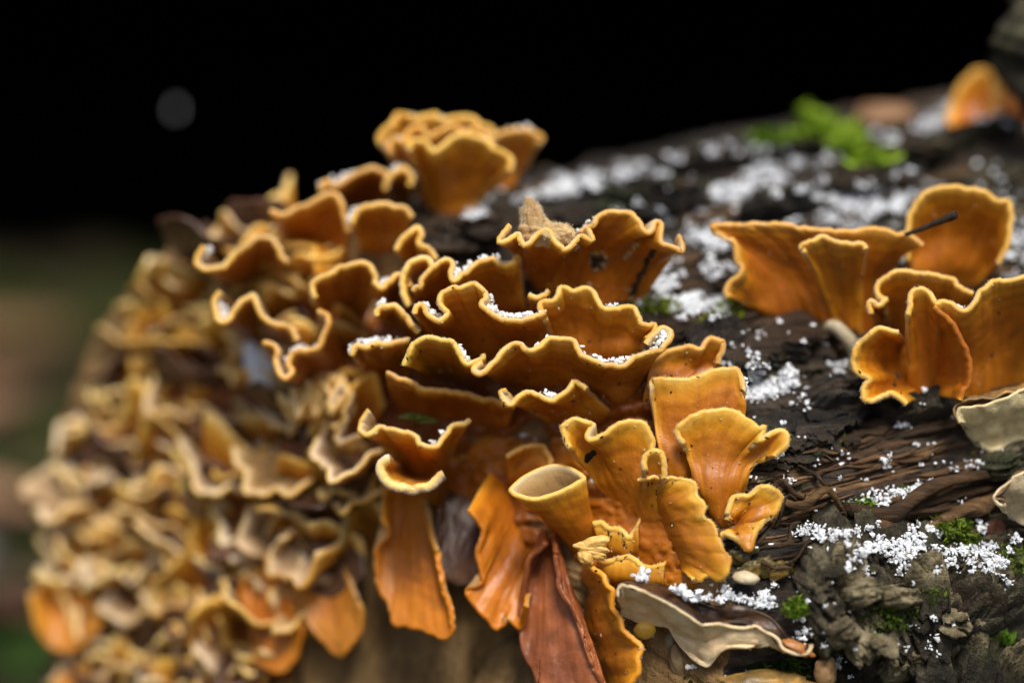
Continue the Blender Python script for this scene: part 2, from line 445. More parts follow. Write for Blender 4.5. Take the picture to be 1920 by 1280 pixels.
# ------------------------------------------------------------------ fungus builder
SNOW_F, SNOW_L = [], []
def smooth1(a, k):
    if k < 1: return a
    ker = np.hanning(2 * k + 3)[1:-1]; ker /= ker.sum()
    p = np.vstack([np.repeat(a[:1], k, 0), a, np.repeat(a[-1:], k, 0)])
    # mirror about the ends so that the ends stay put
    for i in range(k):
        p[k - 1 - i] = 2 * a[0] - a[min(i + 1, len(a) - 1)]
        p[k + len(a) + i] = 2 * a[-1] - a[max(len(a) - 2 - i, 0)]
    return np.stack([np.convolve(p[:, c], ker, 'valid') for c in range(a.shape[1])], -1)

def shell(name, G, th, mat, face_dir, origin, closed=False, lip=0.22, parent=None, seed=0, top_first=False, rough_amp=0.00025, margin=0.0):
    """G[nT, nU, 3]: row 0 = attachment, last row = margin. Builds a solid sheet with a rounded margin."""
    nT, nU = G.shape[:2]
    dist = np.concatenate([np.linalg.norm(np.diff(G, axis=0), axis=2)[::-1].cumsum(0)[::-1], np.zeros((1, nU))])   # m to margin
    q = G * 1000
    nz = fbm(q[..., 0] * 0.22 + seed, q[..., 1] * 0.22, q[..., 2] * 0.22, 3)
    def normals(A):
        du = (np.roll(A, -1, 1) - np.roll(A, 1, 1)) if closed else np.gradient(A, axis=1)
        dt = np.gradient(A, axis=0)
        n = np.cross(du, dt); n /= np.linalg.norm(n, axis=2)[..., None] + 1e-12
        return n
    flip = lambda n_: ((n_ * (G - G.mean(1, keepdims=True))).sum() < 0) if closed else ((n_.reshape(-1, 3).mean(0) @ face_dir) < 0)
    n = normals(G)
    if flip(n): n = -n
    # fine creases
    uu = np.linspace(0, 1, nU)[None] * np.linalg.norm(np.diff(G[-1], axis=0), axis=1).sum() * 1000
    ridg = (0.00050 * vnoise(uu * 0.16 + seed, dist * 60, seed) + 0.00022 * vnoise(uu * 0.45 + seed, dist * 120, 2.0) + 0.00010 * vnoise(uu * 1.3, dist * 300 + seed, 4.0)) * (0.35 + 0.65 * ss(dist, 0, 0.004))
    rl = np.linalg.norm(np.diff(G, axis=1), axis=2).sum(1); ridg = ridg * (np.clip(rl / rl[-1], 0, 1) ** 1.6)[:, None]
    if closed: ridg = ridg * 0.2
    G = G + ((rough_amp * nz * 2 + ridg) * ss(np.linspace(0, 1, nT), 0, 0.2)[:, None])[..., None] * n
    n = normals(G)
    if flip(n): n = -n
    thick = th * (1 + lip * np.exp(-(dist / 0.0011) ** 2)) * (0.8 + 0.2 * ss(dist, 0, 0.01))
    out = G + n * (thick * 0.5)[..., None]
    inn = G - n * (thick * 0.5)[..., None]
    tdir = G[-1] - G[-3]; tdir /= np.linalg.norm(tdir, axis=1)[:, None] + 1e-12
    upn = tdir @ (UP * 0.75 - FWD * 0.66)
    upn = smooth1(upn[:, None], 3)[:, 0] + 0.35 * vnoise(uu[0] * 0.12 + seed, seed, 1.0)
    eoff = 0.0026 * (1 - ss(upn, -0.25, 0.45)) + margin * 0.001  # real pale margin, but upturned rims also carry top light in their colour
    dist = dist + eoff[None] * np.exp(-dist / 0.003)
    rows = [out]; edge = [dist]; side = [np.zeros((nT, nU))]
    for k in (1, 2, 3, 4, 5):
        a = math.pi * k / 6
        rows.append((G[-1] + (n[-1] * math.cos(a) + tdir * math.sin(a)) * (thick[-1] * 0.5)[:, None])[None])
        edge.append(eoff[None]); side.append((max(0.0, (k - 3.2) / 2.5) * (1 - 0.8 * ss(eoff, 0.0004, 0.002)))[None])
    rows.append(inn[::-1]); edge.append(dist[::-1]); side.append(np.ones((nT, nU)))
    V = np.vstack(rows); E = np.vstack(edge) * 1000; S = np.vstack(side)
    if top_first: S = 1 - S
    R = V.shape[0]
    F = grid_faces(R, nU, closed)
    # close attachment row and the two flanks
    a = np.arange(nU - (0 if closed else 1)); a2 = (a + 1) % nU
    F = np.vstack([F, np.stack([a2, a, (R - 1) * nU + a, (R - 1) * nU + a2], -1)])
    if not closed:
        for c, flip in ((0, False), (nU - 1, True)):
            i = np.arange(nT - 1)
            o0, o1 = i * nU + c, (i + 1) * nU + c
            k0, k1 = (R - 1 - i) * nU + c, (R - 2 - i) * nU + c
            f = np.stack([o0, o1, k1, k0], -1)
            F = np.vstack([F, f[:, ::-1] if flip else f])
            m0 = np.array([(nT - 1 + k) * nU + c for k in range(0, 7)])
            F = np.vstack([F, [[m0[0], m0[1], m0[5], m0[6]], [m0[1], m0[2], m0[4], m0[5]], [m0[2], m0[3], m0[3], m0[4]]]])
            E.reshape(R, nU)
    F = F[[len(set(f)) == 4 for f in F.tolist()]] if len(F) < 400 else F[(F[:, 1] != F[:, 2]) & (F[:, 2] != F[:, 3])]
    # flank edges count as margin too: shorten the distance there
    if not closed:
        L = np.linalg.norm(np.diff(G, axis=1), axis=2).cumsum(1); L = np.hstack([np.zeros((nT, 1)), L])
        fl = np.minimum(L, L[:, -1:] - L) * 1000
        fr = np.vstack([fl, np.repeat(fl[-1:], 5, 0), fl[::-1]])
        E = np.minimum(E, fr * 1.2 + 2.0 + 2.5 * np.vstack([nz, np.repeat(nz[-1:], 5, 0), nz[::-1]]))
    AL = np.broadcast_to(uu + seed * 7, (R, nU)) if not closed else np.broadcast_to(np.abs(np.linspace(-40, 40, nU))[None], (R, nU))
    o = mesh(name, V, F, mat, parent, origin, True, {'edge': E, 'side': S, 'along': AL})
    o['_u'] = [float(x_) for x_ in upn]
    return o, G, n, tdir, thick

def add_fuzz(o, G, n, tdir, thick, dens=12000, L=0.0005):
    rim = G[-1]
    seg = np.linalg.norm(np.diff(rim, axis=0), axis=1); tot = seg.sum()
    N = int(min(5200, tot * dens))
    if N < 20: return
    cum = np.concatenate([[0], seg.cumsum()])
    t = nrg.rand(N) * tot
    if '_u' in o.keys():
        pu = np.interp(t, cum, np.array(o['_u'])); t = t[pu + 0.2 * nrg.normal(0, 1, N) > 0.12]; N = len(t)
        if N < 20: return
    def at(A): return np.stack([np.interp(t, cum, A[:, k]) for k in range(3)], -1)
    p, nn, td, thk = at(rim), at(n[-1]), at(tdir), np.interp(t, cum, thick[-1])
    a = np.radians(nrg.uniform(75, 178, N))
    dirv = nn * np.cos(a)[:, None] + td * np.sin(a)[:, None]
    back = nrg.rand(N) ** 2 * 0.0022
    root = p + dirv * (thk * 0.46)[:, None] - td * (back * (a > 2.0))[:, None]
    dv = dirv + td * 0.5 + nrg.normal(0, 0.28, (N, 3)); dv /= np.linalg.norm(dv, axis=1)[:, None]
    wv = np.cross(dv, FWD + nrg.normal(0, 0.3, (N, 3))); wv /= np.linalg.norm(wv, axis=1)[:, None]
    ln = L * nrg.uniform(0.4, 1.2, N)
    hw = 0.000026
    V = np.stack([root - wv * hw, root + wv * hw, root + dv * ln[:, None]], 1).reshape(-1, 3)
    f = mesh('fringe_hairs', V, np.arange(3 * N).reshape(-1, 3), M_FUZZ, o)
    f['kind'] = 'stuff'

GRP_MAIN = 'orange brackets on the near edge of the log'
def bracket(label, Z, rim, base, rdz, tone=(1, 1, 1), k=0.9, flare=1.5, th=0.00115, fuzz=True, closed=False, lift=0.008, snow=(), group=None,
            mid=None, amp=1.0, mat=None, smooth_k=None, name='bracket_fungus', parent=None, top=False, minback=0.006, margin=None):
    zx, zy, zs = Z
    r = np.array([(zx + a / zs, zy + b / zs) for a, b in rim]); bs = np.array([(zx + a / zs, zy + b / zs) for a, b in base])
    Lr = np.linalg.norm(np.diff(r, axis=0), axis=1).sum()
    nU = int(np.clip(Lr / 4.0, 28, 170)); nT = 26
    r2 = catmull(r, nU, closed); b2 = catmull(bs, nU, closed) if len(bs) > 1 else np.repeat(bs, nU, 0)
    ar = np.linspace(0, Lr, nU)
    rg = rnd.uniform(0, 99)
    if not closed: r2 = r2 + np.stack([2.2 * vnoise(ar * 0.06, rg, 0.0) + 1.2 * vnoise(ar * 0.16, rg, 4.0), 2.2 * vnoise(ar * 0.07, rg, 9.0) + 1.3 * vnoise(ar * 0.18, rg, 6.0)], -1)
    sk = smooth_k or max(2, nU // 7)
    lo = smooth1(r2, sk) if not closed else r2.copy()
    line = smooth1(r2, max(3, nU // 4)) if not closed else np.repeat(r2.mean(0)[None], nU, 0)
    dev = r2[:, 1] - line[:, 1]
    hd = np.array([hitdz(a, b, np.nan) for a, b in b2])
    if np.isnan(hd).all(): hd[:] = (rdz if rdz is not None else 0) + 0.02
    hd = np.where(np.isnan(hd), np.nanmean(hd), hd)
    hd = smooth1(hd[:, None], max(2, nU // 8))[:, 0]
    if rdz is None:
        hr = np.array([hitdz(a, b, np.nan) for a, b in r2]); hr = np.where(np.isnan(hr), np.nanmean(hd), hr)
        rz = np.minimum(smooth1(hr[:, None], max(2, nU // 6))[:, 0], hd.mean() + 0.004) - lift
    else:
        rz = np.full(nU, rdz)
    rz = rz - np.clip(k * dev * 0.0001, -0.006, 0.006) * amp
    bz = hd + 0.002
    if rdz is not None and hd.mean() > rz.mean(): bz = np.minimum(bz, rz.mean() + 0.03)
    tt = np.linspace(0, 1, nT) ** 0.85
    G = np.zeros((nT, nU, 3)); XY = np.zeros((nT, nU, 2)); ZZ = np.zeros((nT, nU)); LM = np.full((nT, nU), 1.0)
    lz = smooth1(rz[:, None], sk)[:, 0]
    for i, t in enumerate(tt):
        w = t ** 1.7
        rx = lo * (1 - w) + r2 * w
        rzz = lz * (1 - w) + rz * w
        xy = b2 * (1 - t) + rx * t
        if mid is not None:
            m2 = catmull(np.array([(zx + a / zs, zy + b / zs) for a, b in mid]), nU)
            xy = b2 * (1 - t) ** 2 + 2 * t * (1 - t) * (2 * m2 - 0.5 * (b2 + lo)) + rx * t ** 2
        if closed: xy = b2 + (rx - b2) * (0.25 * t + 0.75 * t ** 2.0) + (rx - b2).mean(0) * (t - 0.25 * t - 0.75 * t ** 2.0)
        z = bz * (1 - t ** flare) + rzz * t ** flare
        if t > 0.08:
            lim = np.array([hitdz(p_[0], p_[1], np.nan) for p_ in xy]); lim = np.where(np.isnan(lim), 1.0, lim)
            LM[i] = lim - 0.0036 * min(1, t * 2.5)
        XY[i], ZZ[i] = xy, z
    # keep clear of the log, evenly: the needed push forward is spread over its neighbourhood
    push = np.maximum(0, ZZ - LM)
    for _ in range(3):
        q_ = np.pad(push, ((2, 2), (2, 2)), 'edge')
        mx = np.max([q_[di:di + nT, dj:dj + nU] for di in (1, 2, 3) for dj in (1, 2, 3)], 0)
        push = mx if _ == 0 else push
        q_ = np.pad(push, ((2, 2), (2, 2)), 'edge')
        push = np.mean([q_[di:di + nT, dj:dj + nU] for di in range(5) for dj in range(5)], 0)
    push[0] = 0; push[1] *= 0.5
    ZZ = ZZ - push
    for i in range(nT): G[i] = P(XY[i, :, 0], XY[i, :, 1], ZZ[i])
    org = G[0].mean(0) if parent is None else None
    seed = rnd.uniform(0, 90)
    o, G, n, td, thick = shell(name, G, th, mat or M_FUN, -FWD, org, closed, seed=seed, parent=parent, top_first=top, margin=margin if margin is not None else (3.0 if rdz is None else 0.0))
    o.color = (*tone, 1)
    if parent is None:
        tag(o, label, 'fungus', group)
    if fuzz and not closed: add_fuzz(o, G, n, td, thick)
    for fr, cnt, spread in snow:
        for _ in range(int(cnt * 1.6)):
            f = np.clip(fr + rnd.gauss(0, spread), 0, 1); j = int(f * (nU - 1)); back = rnd.uniform(1, 4) 
            i = nT - 1 - int(back)
            p = G[i, j] - n[i, j] * (thick[i, j] * 0.5 + 0.0003) + UP * rnd.uniform(0, 0.0007)
            SNOW_F.append((p, rnd.uniform(0.00014, 0.0004)))
    return o

Z1 = (640, 340, 2.909); Z2 = (640, 700, 2.2076); Z3 = (1000, 600, 2.561); Z4 = (1280, 320, 2.370)
Z5 = (1120, 840, 2.4); Z7 = (200, 190, 2.2857); Z8 = (0, 600, 1.883); ZP = (0, 0, 1.0)

# ------------------------------------------------------------------ brackets of the near edge, traced one by one
YEL, ORA, DEEP, RED = (1.02, 1.05, 1.0), (1, 1, 1), (0.9, 0.82, 0.8), (0.82, 0.66, 0.7)
SCARRED = bracket('orange funnel bracket with dark scar, behind the front rows, behind the front rows', Z1,
        [(1300, 285), (1340, 262), (1380, 240), (1390, 200), (1430, 175), (1500, 165), (1560, 170), (1600, 200), (1640, 250), (1672, 285), (1695, 265), (1715, 228), (1738, 245), (1735, 305),
         (1752, 338), (1790, 355), (1830, 362), (1862, 385), (1868, 350), (1835, 300)],
        [(1130, 640), (1250, 690), (1400, 720), (1520, 720), (1600, 680)], 0.006, DEEP, k=0.7, mid=[(1150, 430), (1250, 440), (1450, 400), (1650, 450), (1740, 500)], minback=0.016, snow=((0.1, 8, 0.05),))
bracket('small scalloped orange lobe with cream felt inside and a tapered pale lump', Z1,
        [(930, 255), (890, 290), (865, 325), (900, 318), (935, 300), (960, 285), (978, 300), (1000, 345), (1040, 315), (1080, 280), (1120, 272), (1150, 300), (1175, 350), (1210, 375), (1250, 362), (1272, 325), (1300, 290), (1340, 300), (1370, 325), (1340, 265)],
        [(1060, 560), (1100, 620), (1200, 600), (1260, 520)], 0.003, ORA, k=0.8, mid=[(940, 390), (1020, 440), (1150, 460), (1290, 420)], minback=0.016)
bracket('wavy second-row orange bracket with snow on its crest, beside the scarred funnel', Z1,
        [(395, 600), (405, 580), (430, 570), (440, 530), (490, 480), (530, 440), (580, 425), (608, 450), (596, 505), (612, 545), (650, 520), (700, 475), (760, 440), (820, 430), (870, 450), (920, 440), (950, 405), (968, 425)],
        [(470, 690), (620, 760), (850, 780), (1010, 720)], 0.008, ORA, k=0.8, minback=0.012, snow=((0.45, 16, 0.05), (0.75, 30, 0.08)))
bracket('deep wavy orange bracket with a tall middle crest and snow along its right dip', Z1,
        [(405, 715), (408, 690), (422, 672), (448, 685), (475, 740), (520, 765), (565, 745), (578, 715), (548, 680), (545, 630), (580, 592), (640, 575), (690, 555), (740, 562), (778, 600), (788, 640), (768, 672), (795, 705), (830, 728), (870, 745), (950, 757), (1020, 752), (1080, 730), (1112, 712)],
        [(560, 960), (700, 1000), (900, 1000), (1080, 960)], 0.002, ORA, k=0.9, mid=[(470, 830), (650, 830), (880, 870), (1120, 830)], minback=0.014,
        snow=((0.05, 12, 0.012), (0.14, 22, 0.03), (0.70, 40, 0.05), (0.85, 60, 0.06)))
bracket('wavy orange bracket beside the snowy crest with a stepped right shoulder', Z1,
        [(1118, 760), (1090, 705), (1085, 668), (1120, 648), (1152, 640), (1180, 600), (1220, 580), (1270, 600), (1320, 590), (1370, 600), (1400, 650), (1420, 690), (1480, 702), (1540, 686), (1590, 690), (1620, 740), (1632, 778), (1680, 792), (1705, 780), (1690, 825), (1655, 860)],
        [(1190, 950), (1320, 1000), (1480, 1020), (1590, 980)], 0.004, ORA, k=0.8, minback=0.014, snow=((0.6, 14, 0.03),))
bracket('ochre front bracket with a smooth arched rim at the near end of the wavy rows', Z1,
        [(342, 1005), (350, 960), (385, 895), (430, 862), (500, 856), (570, 866), (620, 892), (648, 940), (665, 982), (700, 996), (740, 985), (775, 962), (772, 938)],
        [(560, 1080), (680, 1120), (800, 1130), (880, 1100)], -0.001, (0.95, 1.06, 0.95), k=0.8, mid=[(470, 1040), (560, 1030), (680, 1060), (800, 1040)], minback=0.016, snow=((0.72, 30, 0.05),))
bracket('long front bracket with rippling yellow rim narrowing to a funnel filled with snow', Z1,
        [(775, 985), (735, 1005), (722, 1025), (745, 1047), (790, 1025), (830, 972), (880, 918), (940, 886), (980, 892), (1010, 930), (1045, 936), (1080, 906), (1120, 862), (1170, 856), (1230, 860), (1270, 872), (1290, 920), (1340, 960), (1400, 985), (1460, 1000), (1530, 1006), (1570, 982), (1610, 952), (1680, 936), (1740, 925), (1780, 892), (1802, 850), (1795, 818), (1745, 800), (1695, 828), (1652, 880)],
        [(900, 1120), (1050, 1140), (1250, 1150), (1420, 1190), (1540, 1230), (1590, 1180), (1640, 1060)], -0.002, ORA, k=0.9, mid=[(830, 1070), (980, 1040), (1200, 1020), (1400, 1080), (1530, 1110), (1640, 1050), (1700, 960)], minback=0.016,
        snow=((0.35, 14, 0.02), (0.62, 26, 0.05), (0.88, 70, 0.04)))
bracket('low orange shelf with cream rim and one tuft of snow under the wavy rows', Z1,
        [(900, 1138), (872, 1140), (865, 1162), (890, 1195), (930, 1217), (960, 1182), (1020, 1152), (1080, 1166), (1140, 1196), (1190, 1178), (1245, 1140), (1268, 1102), (1295, 1105), (1340, 1140)],
        [(1180, 1330), (1290, 1350), (1400, 1350), (1480, 1320), (1500, 1270)], 0.001, (0.98, 1.0, 0.95), k=0.7, mid=[(1020, 1240), (1080, 1250), (1180, 1250), (1300, 1240), (1400, 1190)], minback=0.014, snow=((0.6, 50, 0.035),))
bracket('small rear orange bracket with frilled rim between the snowy funnel and the bare log', Z3,
        [(560, 200), (620, 165), (665, 150), (710, 140), (755, 125), (800, 136), (828, 102), (860, 90), (905, 100), (916, 130), (905, 172), (885, 215)],
        [(520, 420), (620, 430), (740, 420), (830, 330)], 0.006, DEEP, k=0.6, minback=0.010)
bracket('tall orange bracket with nearly level rim and snow specks at its raised end', Z3,
        [(572, 330), (564, 298), (600, 282), (650, 288), (700, 290), (750, 284), (820, 264), (880, 241), (940, 240), (983, 238), (997, 280), (1000, 340)],
        [(650, 800), (700, 810), (780, 800), (860, 760)], 0.001, ORA, k=0.7, mid=[(590, 560), (660, 560), (820, 540), (1000, 500)], minback=0.010, snow=((0.72, 8, 0.02), (0.9, 14, 0.03)))
bracket('bright orange fan with a pointed spur pouring down to a narrow foot on bark', Z3,
        [(722, 600), (700, 550), (695, 520), (720, 490), (780, 460), (840, 440), (920, 430), (980, 450), (1040, 490), (1085, 526), (1108, 518), (1092, 560), (1085, 590), (1110, 568), (1150, 546), (1198, 535), (1217, 572), (1200, 620), (1150, 650)],
        [(830, 900), (880, 990), (940, 1030), (980, 980), (1005, 850)], -0.003, YEL, k=0.5, mid=[(750, 690), (790, 720), (900, 740), (1010, 730), (1060, 700)], minback=0.008, snow=((0.93, 36, 0.025),), lift=0.01)
bracket('rounded orange lobe hanging beside the foot of the bright fan', Z3,
        [(945, 930), (955, 880), (975, 852), (1030, 845), (1070, 812), (1120, 796), (1170, 820), (1186, 860), (1160, 930), (1100, 970), (1062, 1010), (1050, 1070), (1030, 1095), (995, 1060), (940, 1030), (905, 1030)],
        [(930, 985), (945, 985), (960, 980), (960, 1000), (940, 1010)], -0.003, YEL, k=0.1, flare=0.9, minback=0.003)
HEART = bracket('orange heart-topped bracket with a black speck, leaning between funnel cup and fan', Z3,
        [(175, 610), (148, 540), (140, 510), (170, 486), (210, 476), (262, 488), (290, 503), (262, 540), (272, 572), (310, 562), (360, 530), (400, 502), (450, 486), (500, 490), (540, 515), (573, 560), (580, 600), (572, 660), (560, 720)],
        [(400, 880), (470, 960), (560, 1040), (640, 1020), (650, 900)], 0.000, YEL, k=0.4, mid=[(250, 720), (300, 690), (420, 720), (540, 730), (590, 790)], minback=0.01)
bracket('little square orange lobe tucked against the heart-topped bracket', Z3,
        [(540, 720), (536, 670), (560, 642), (590, 634), (624, 650), (632, 690), (622, 760)],
        [(530, 860), (570, 880), (600, 860)], -0.004, YEL, flare=0.6, k=0.2, minback=0.006)
bracket('flat-topped orange sheet with crinkled outer edge pressed on the bark', Z3,
        [(508, 765), (570, 752), (640, 758), (700, 764), (772, 775), (785, 850), (826, 885), (818, 940), (862, 978), (888, 1050), (912, 1100), (942, 1142), (932, 1205), (890, 1242), (848, 1218), (800, 1256), (755, 1240)],
        [(520, 800), (560, 860), (580, 930), (610, 1000), (640, 1060), (680, 1120), (715, 1200)], -0.002, YEL, k=0.1, flare=0.8, minback=0.004, th=0.0008)
bracket('trumpet-shaped ochre cup with a dished mouth standing on its narrow stem', Z2,
        [(700, 482), (730, 450), (780, 420), (850, 392), (900, 386), (960, 402), (1011, 436), (965, 464), (885, 500), (800, 519), (740, 512), (706, 492)],
        [(985, 740), (1010, 720), (1040, 705), (1060, 700), (1080, 710), (1085, 725), (1075, 745), (1050, 760), (1020, 765), (1000, 765), (988, 758), (984, 750)], 0.002, YEL, k=0.7, flare=1.0, closed=True, th=0.0011, minback=0.010)
for lab, r, bse, dz in (
        ('low orange ledge beside the foot of the trumpet cup', [(1045, 620), (1080, 615), (1110, 640), (1160, 650), (1195, 680), (1215, 640), (1230, 610)], [(1080, 760), (1150, 780), (1230, 780)], 0.006),
        ('broad low orange lip above the dark pored bracket', [(1060, 770), (1100, 775), (1150, 760), (1210, 760), (1250, 790), (1290, 800), (1340, 780)], [(1080, 860), (1150, 900), (1240, 900), (1330, 900)], 0.004)):
    bracket(lab, Z2, r, bse, dz, YEL, k=0.3)
bracket('lumpy orange crust column running down under the trumpet cup', Z2,
        [(1000, 780), (1080, 830), (1105, 870), (1130, 900), (1125, 960), (1150, 1010), (1172, 1070), (1240, 1130), (1222, 1180), (1235, 1230), (1200, 1285), (1150, 1330)],
        [(1010, 780), (1000, 840), (1030, 900), (1010, 960), (1000, 1040), (1030, 1110), (1050, 1180), (1090, 1240), (1120, 1330)], None, (1.3, 1.35, 1.4), k=0.1, lift=0.011, flare=0.7)
bracket('wet red-brown ribbed sheet hanging under the trumpet cup', Z2,
        [(845, 700), (775, 780), (755, 900), (738, 1060), (760, 1160), (800, 1232), (850, 1330), (960, 1370), (1090, 1330), (1040, 1200), (1010, 1100), (960, 980), (905, 900), (885, 740)],
        [(845, 640), (852, 645), (862, 648), (872, 650), (882, 655)], None, (1.9, 1.25, 0.8), k=0.1, lift=0.009, flare=0.6, fuzz=False, mat=M_WET, smooth_k=5)
bracket('broad orange hanging sheet with torn lower edge beside the red-brown one', Z2,
        [(530, 560), (590, 640), (568, 760), (590, 860), (518, 898), (560, 960), (600, 1010), (640, 1055), (660, 1048), (690, 1010), (745, 1052), (770, 960)],
        [(620, 400), (660, 420), (690, 450), (720, 520), (760, 640), (790, 760), (790, 860)], None, (1.2, 1.15, 1.1), k=0.1, lift=0.012, flare=0.7, fuzz=False)
bracket('dark plum-brown withered sheet between two orange hanging sheets', Z2,
        [(400, 560), (395, 680), (400, 770), (430, 840), (480, 870), (530, 865), (590, 845), (580, 780)],
        [(450, 480), (480, 470), (520, 480), (560, 500), (590, 600)], None, (0.42, 0.42, 0.5), mat=M_WET, k=0.1, lift=0.008, flare=0.7, fuzz=False)
bracket('long orange hanging sheet with squared lower end over the bare cut wood', Z2,
        [(165, 600), (190, 660), (150, 725), (148, 800), (155, 880), (200, 960), (222, 1032), (280, 1042), (350, 1062), (420, 1092), (456, 1062), (448, 980), (425, 860), (400, 730)],
        [(180, 400), (200, 390), (230, 385), (260, 390), (300, 400), (320, 420), (330, 480)], None, (1.3, 1.3, 1.4), k=0.1, lift=0.014, flare=0.6, fuzz=False)
bracket('cream-rimmed bracket with a wavy lip narrowing down to a thin spike', Z2,
        [(110, 148), (88, 190), (74, 236), (112, 254), (160, 226), (220, 236), (280, 246), (312, 262), (325, 290), (390, 302), (430, 262), (470, 217), (510, 212), (532, 196)],
        [(315, 520), (330, 600), (340, 690), (360, 640), (400, 520)], 0.007, (0.98, 1.02, 1.1), k=0.8, mid=[(200, 330), (270, 370), (330, 440), (400, 420), (450, 330)], minback=0.010, snow=((0.7, 8, 0.05),))
bracket('small cream crescent shelf in front of the hanging orange sheets', Z2,
        [(200, 352), (172, 370), (164, 398), (188, 440), (250, 466), (310, 477), (370, 462), (428, 416)],
        [(260, 380), (290, 405), (330, 425), (360, 430), (390, 420)], 0.004, (1.15, 1.4, 2.6), k=0.3, flare=1.0, minback=0.008, th=0.0019)
bracket('rough brown-orange lobe in the hollow left of the trumpet cup', Z2,
        [(680, 345), (720, 318), (770, 300), (830, 300), (862, 350), (865, 400)], [(700, 470), (760, 490), (840, 470)], 0.012, DEEP, k=0.4, minback=0.005, fuzz=False)
bracket('shadowed orange shelf under the long front bracket', Z1,
        [(250, 1050), (330, 1080), (470, 1130), (620, 1150), (800, 1190), (950, 1230)], [(330, 1250), (500, 1290), (700, 1330), (900, 1350)], 0.010, DEEP, k=0.4, minback=0.008, fuzz=False)
bracket('small curved orange lip in the gap below the scarred funnel', Z1,
        [(1015, 620), (1040, 625), (1075, 635), (1110, 620), (1138, 600)], [(1030, 720), (1080, 730), (1120, 700)], 0.006, YEL, k=0.3, minback=0.006)

def crust(label, poly, tone, thick, seed, group='thin orange crusts between the brackets'):
    x0, x1 = min(p[0] for p in poly), max(p[0] for p in poly); y0, y1 = min(p[1] for p in poly), max(p[1] for p in poly)
    xs = np.arange(x0 - 30, x1 + 30, 5.0); ys = np.arange(y0 - 30, y1 + 30, 5.0)
    X, Y = np.meshgrid(xs, ys); D = np.full(X.shape, np.nan)
    pr_ = np.array(poly, float)
    dist = np.full(X.shape, 1e9); ins = np.zeros(X.shape, bool)
    for i in range(len(pr_)):
        a_, b_ = pr_[i - 1], pr_[i]; ab = b_ - a_
        t = np.clip(((X - a_[0]) * ab[0] + (Y - a_[1]) * ab[1]) / (ab @ ab), 0, 1)
        dist = np.minimum(dist, np.hypot(X - a_[0] - t * ab[0], Y - a_[1] - t * ab[1]))
        cond = ((a_[1] > Y) != (b_[1] > Y)) & (X < (b_[0] - a_[0]) * (Y - a_[1]) / (b_[1] - a_[1] + 1e-9) + a_[0])
        ins ^= cond
    sdist = np.where(ins, dist, -dist) + 34 * fbm(X * 0.022 + seed, Y * 0.022, seed, 4) - 40 * (1 - ss(np.abs(vnoise(X * 0.012 + seed, Y * 0.02, seed + 7)), 0.0, 0.16))
    for i in range(X.shape[0]):
        for j in range(X.shape[1]):
            if sdist[i, j] > -30: D[i, j] = hitdz(X[i, j], Y[i, j], np.nan)
    ok = ~np.isnan(D)
    D = np.where(ok, D, 0.05)
    lump = 0.5 + 0.5 * fbm(X * 0.03 + seed, Y * 0.018, seed + 2, 3)
    tk = ss(sdist, 0, 26) * thick * (0.5 + 0.8 * lump) - 0.002 * (1 - ss(sdist, -12, 4)) + (0.0012 * np.maximum(0, fbm(X * 0.055, Y * 0.04, seed, 2)) + 0.0010 * np.maximum(0, vnoise(X * 0.13, Y * 0.13, seed)) ** 2) * ss(sdist, 0, 10)
    V = P(X, Y, D - tk)
    F = grid_faces(*X.shape); keep = (ok & (sdist > -14)).ravel()
    F = F[keep[F].all(1)]
    used = np.unique(F); rem = -np.ones(X.size, int); rem[used] = np.arange(len(used))
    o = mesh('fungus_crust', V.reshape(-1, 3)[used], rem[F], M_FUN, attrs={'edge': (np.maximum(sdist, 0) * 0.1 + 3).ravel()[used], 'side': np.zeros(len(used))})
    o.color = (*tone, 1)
    return tag(o, label, 'fungus', group)
crust('brown-orange crust, tone darkened as shade, clothing the log under the wavy rows of brackets', [(640, 640), (760, 560), (1000, 560), (1180, 600), (1260, 700), (1290, 840), (1240, 900), (1100, 860), (960, 830), (800, 860), (660, 800)], (0.5, 0.42, 0.6), 0.0014, 3)  # tone lowered so the colour carries the shadow beneath the rows
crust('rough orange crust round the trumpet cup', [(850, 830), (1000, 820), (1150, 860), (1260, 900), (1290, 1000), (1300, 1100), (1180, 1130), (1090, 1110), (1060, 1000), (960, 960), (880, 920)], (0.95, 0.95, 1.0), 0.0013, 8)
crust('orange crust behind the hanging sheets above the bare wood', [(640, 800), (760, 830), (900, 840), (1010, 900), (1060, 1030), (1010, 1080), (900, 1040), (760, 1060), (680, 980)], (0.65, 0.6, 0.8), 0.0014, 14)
crust('rough brown crust under the crowded brackets of the shaded log end', [(150, 1330), (150, 900), (230, 660), (330, 480), (450, 400), (600, 420), (700, 600), (720, 800), (700, 1000), (660, 1080), (560, 1120), (520, 1330)], (0.55, 0.52, 0.9), 0.003, 21)
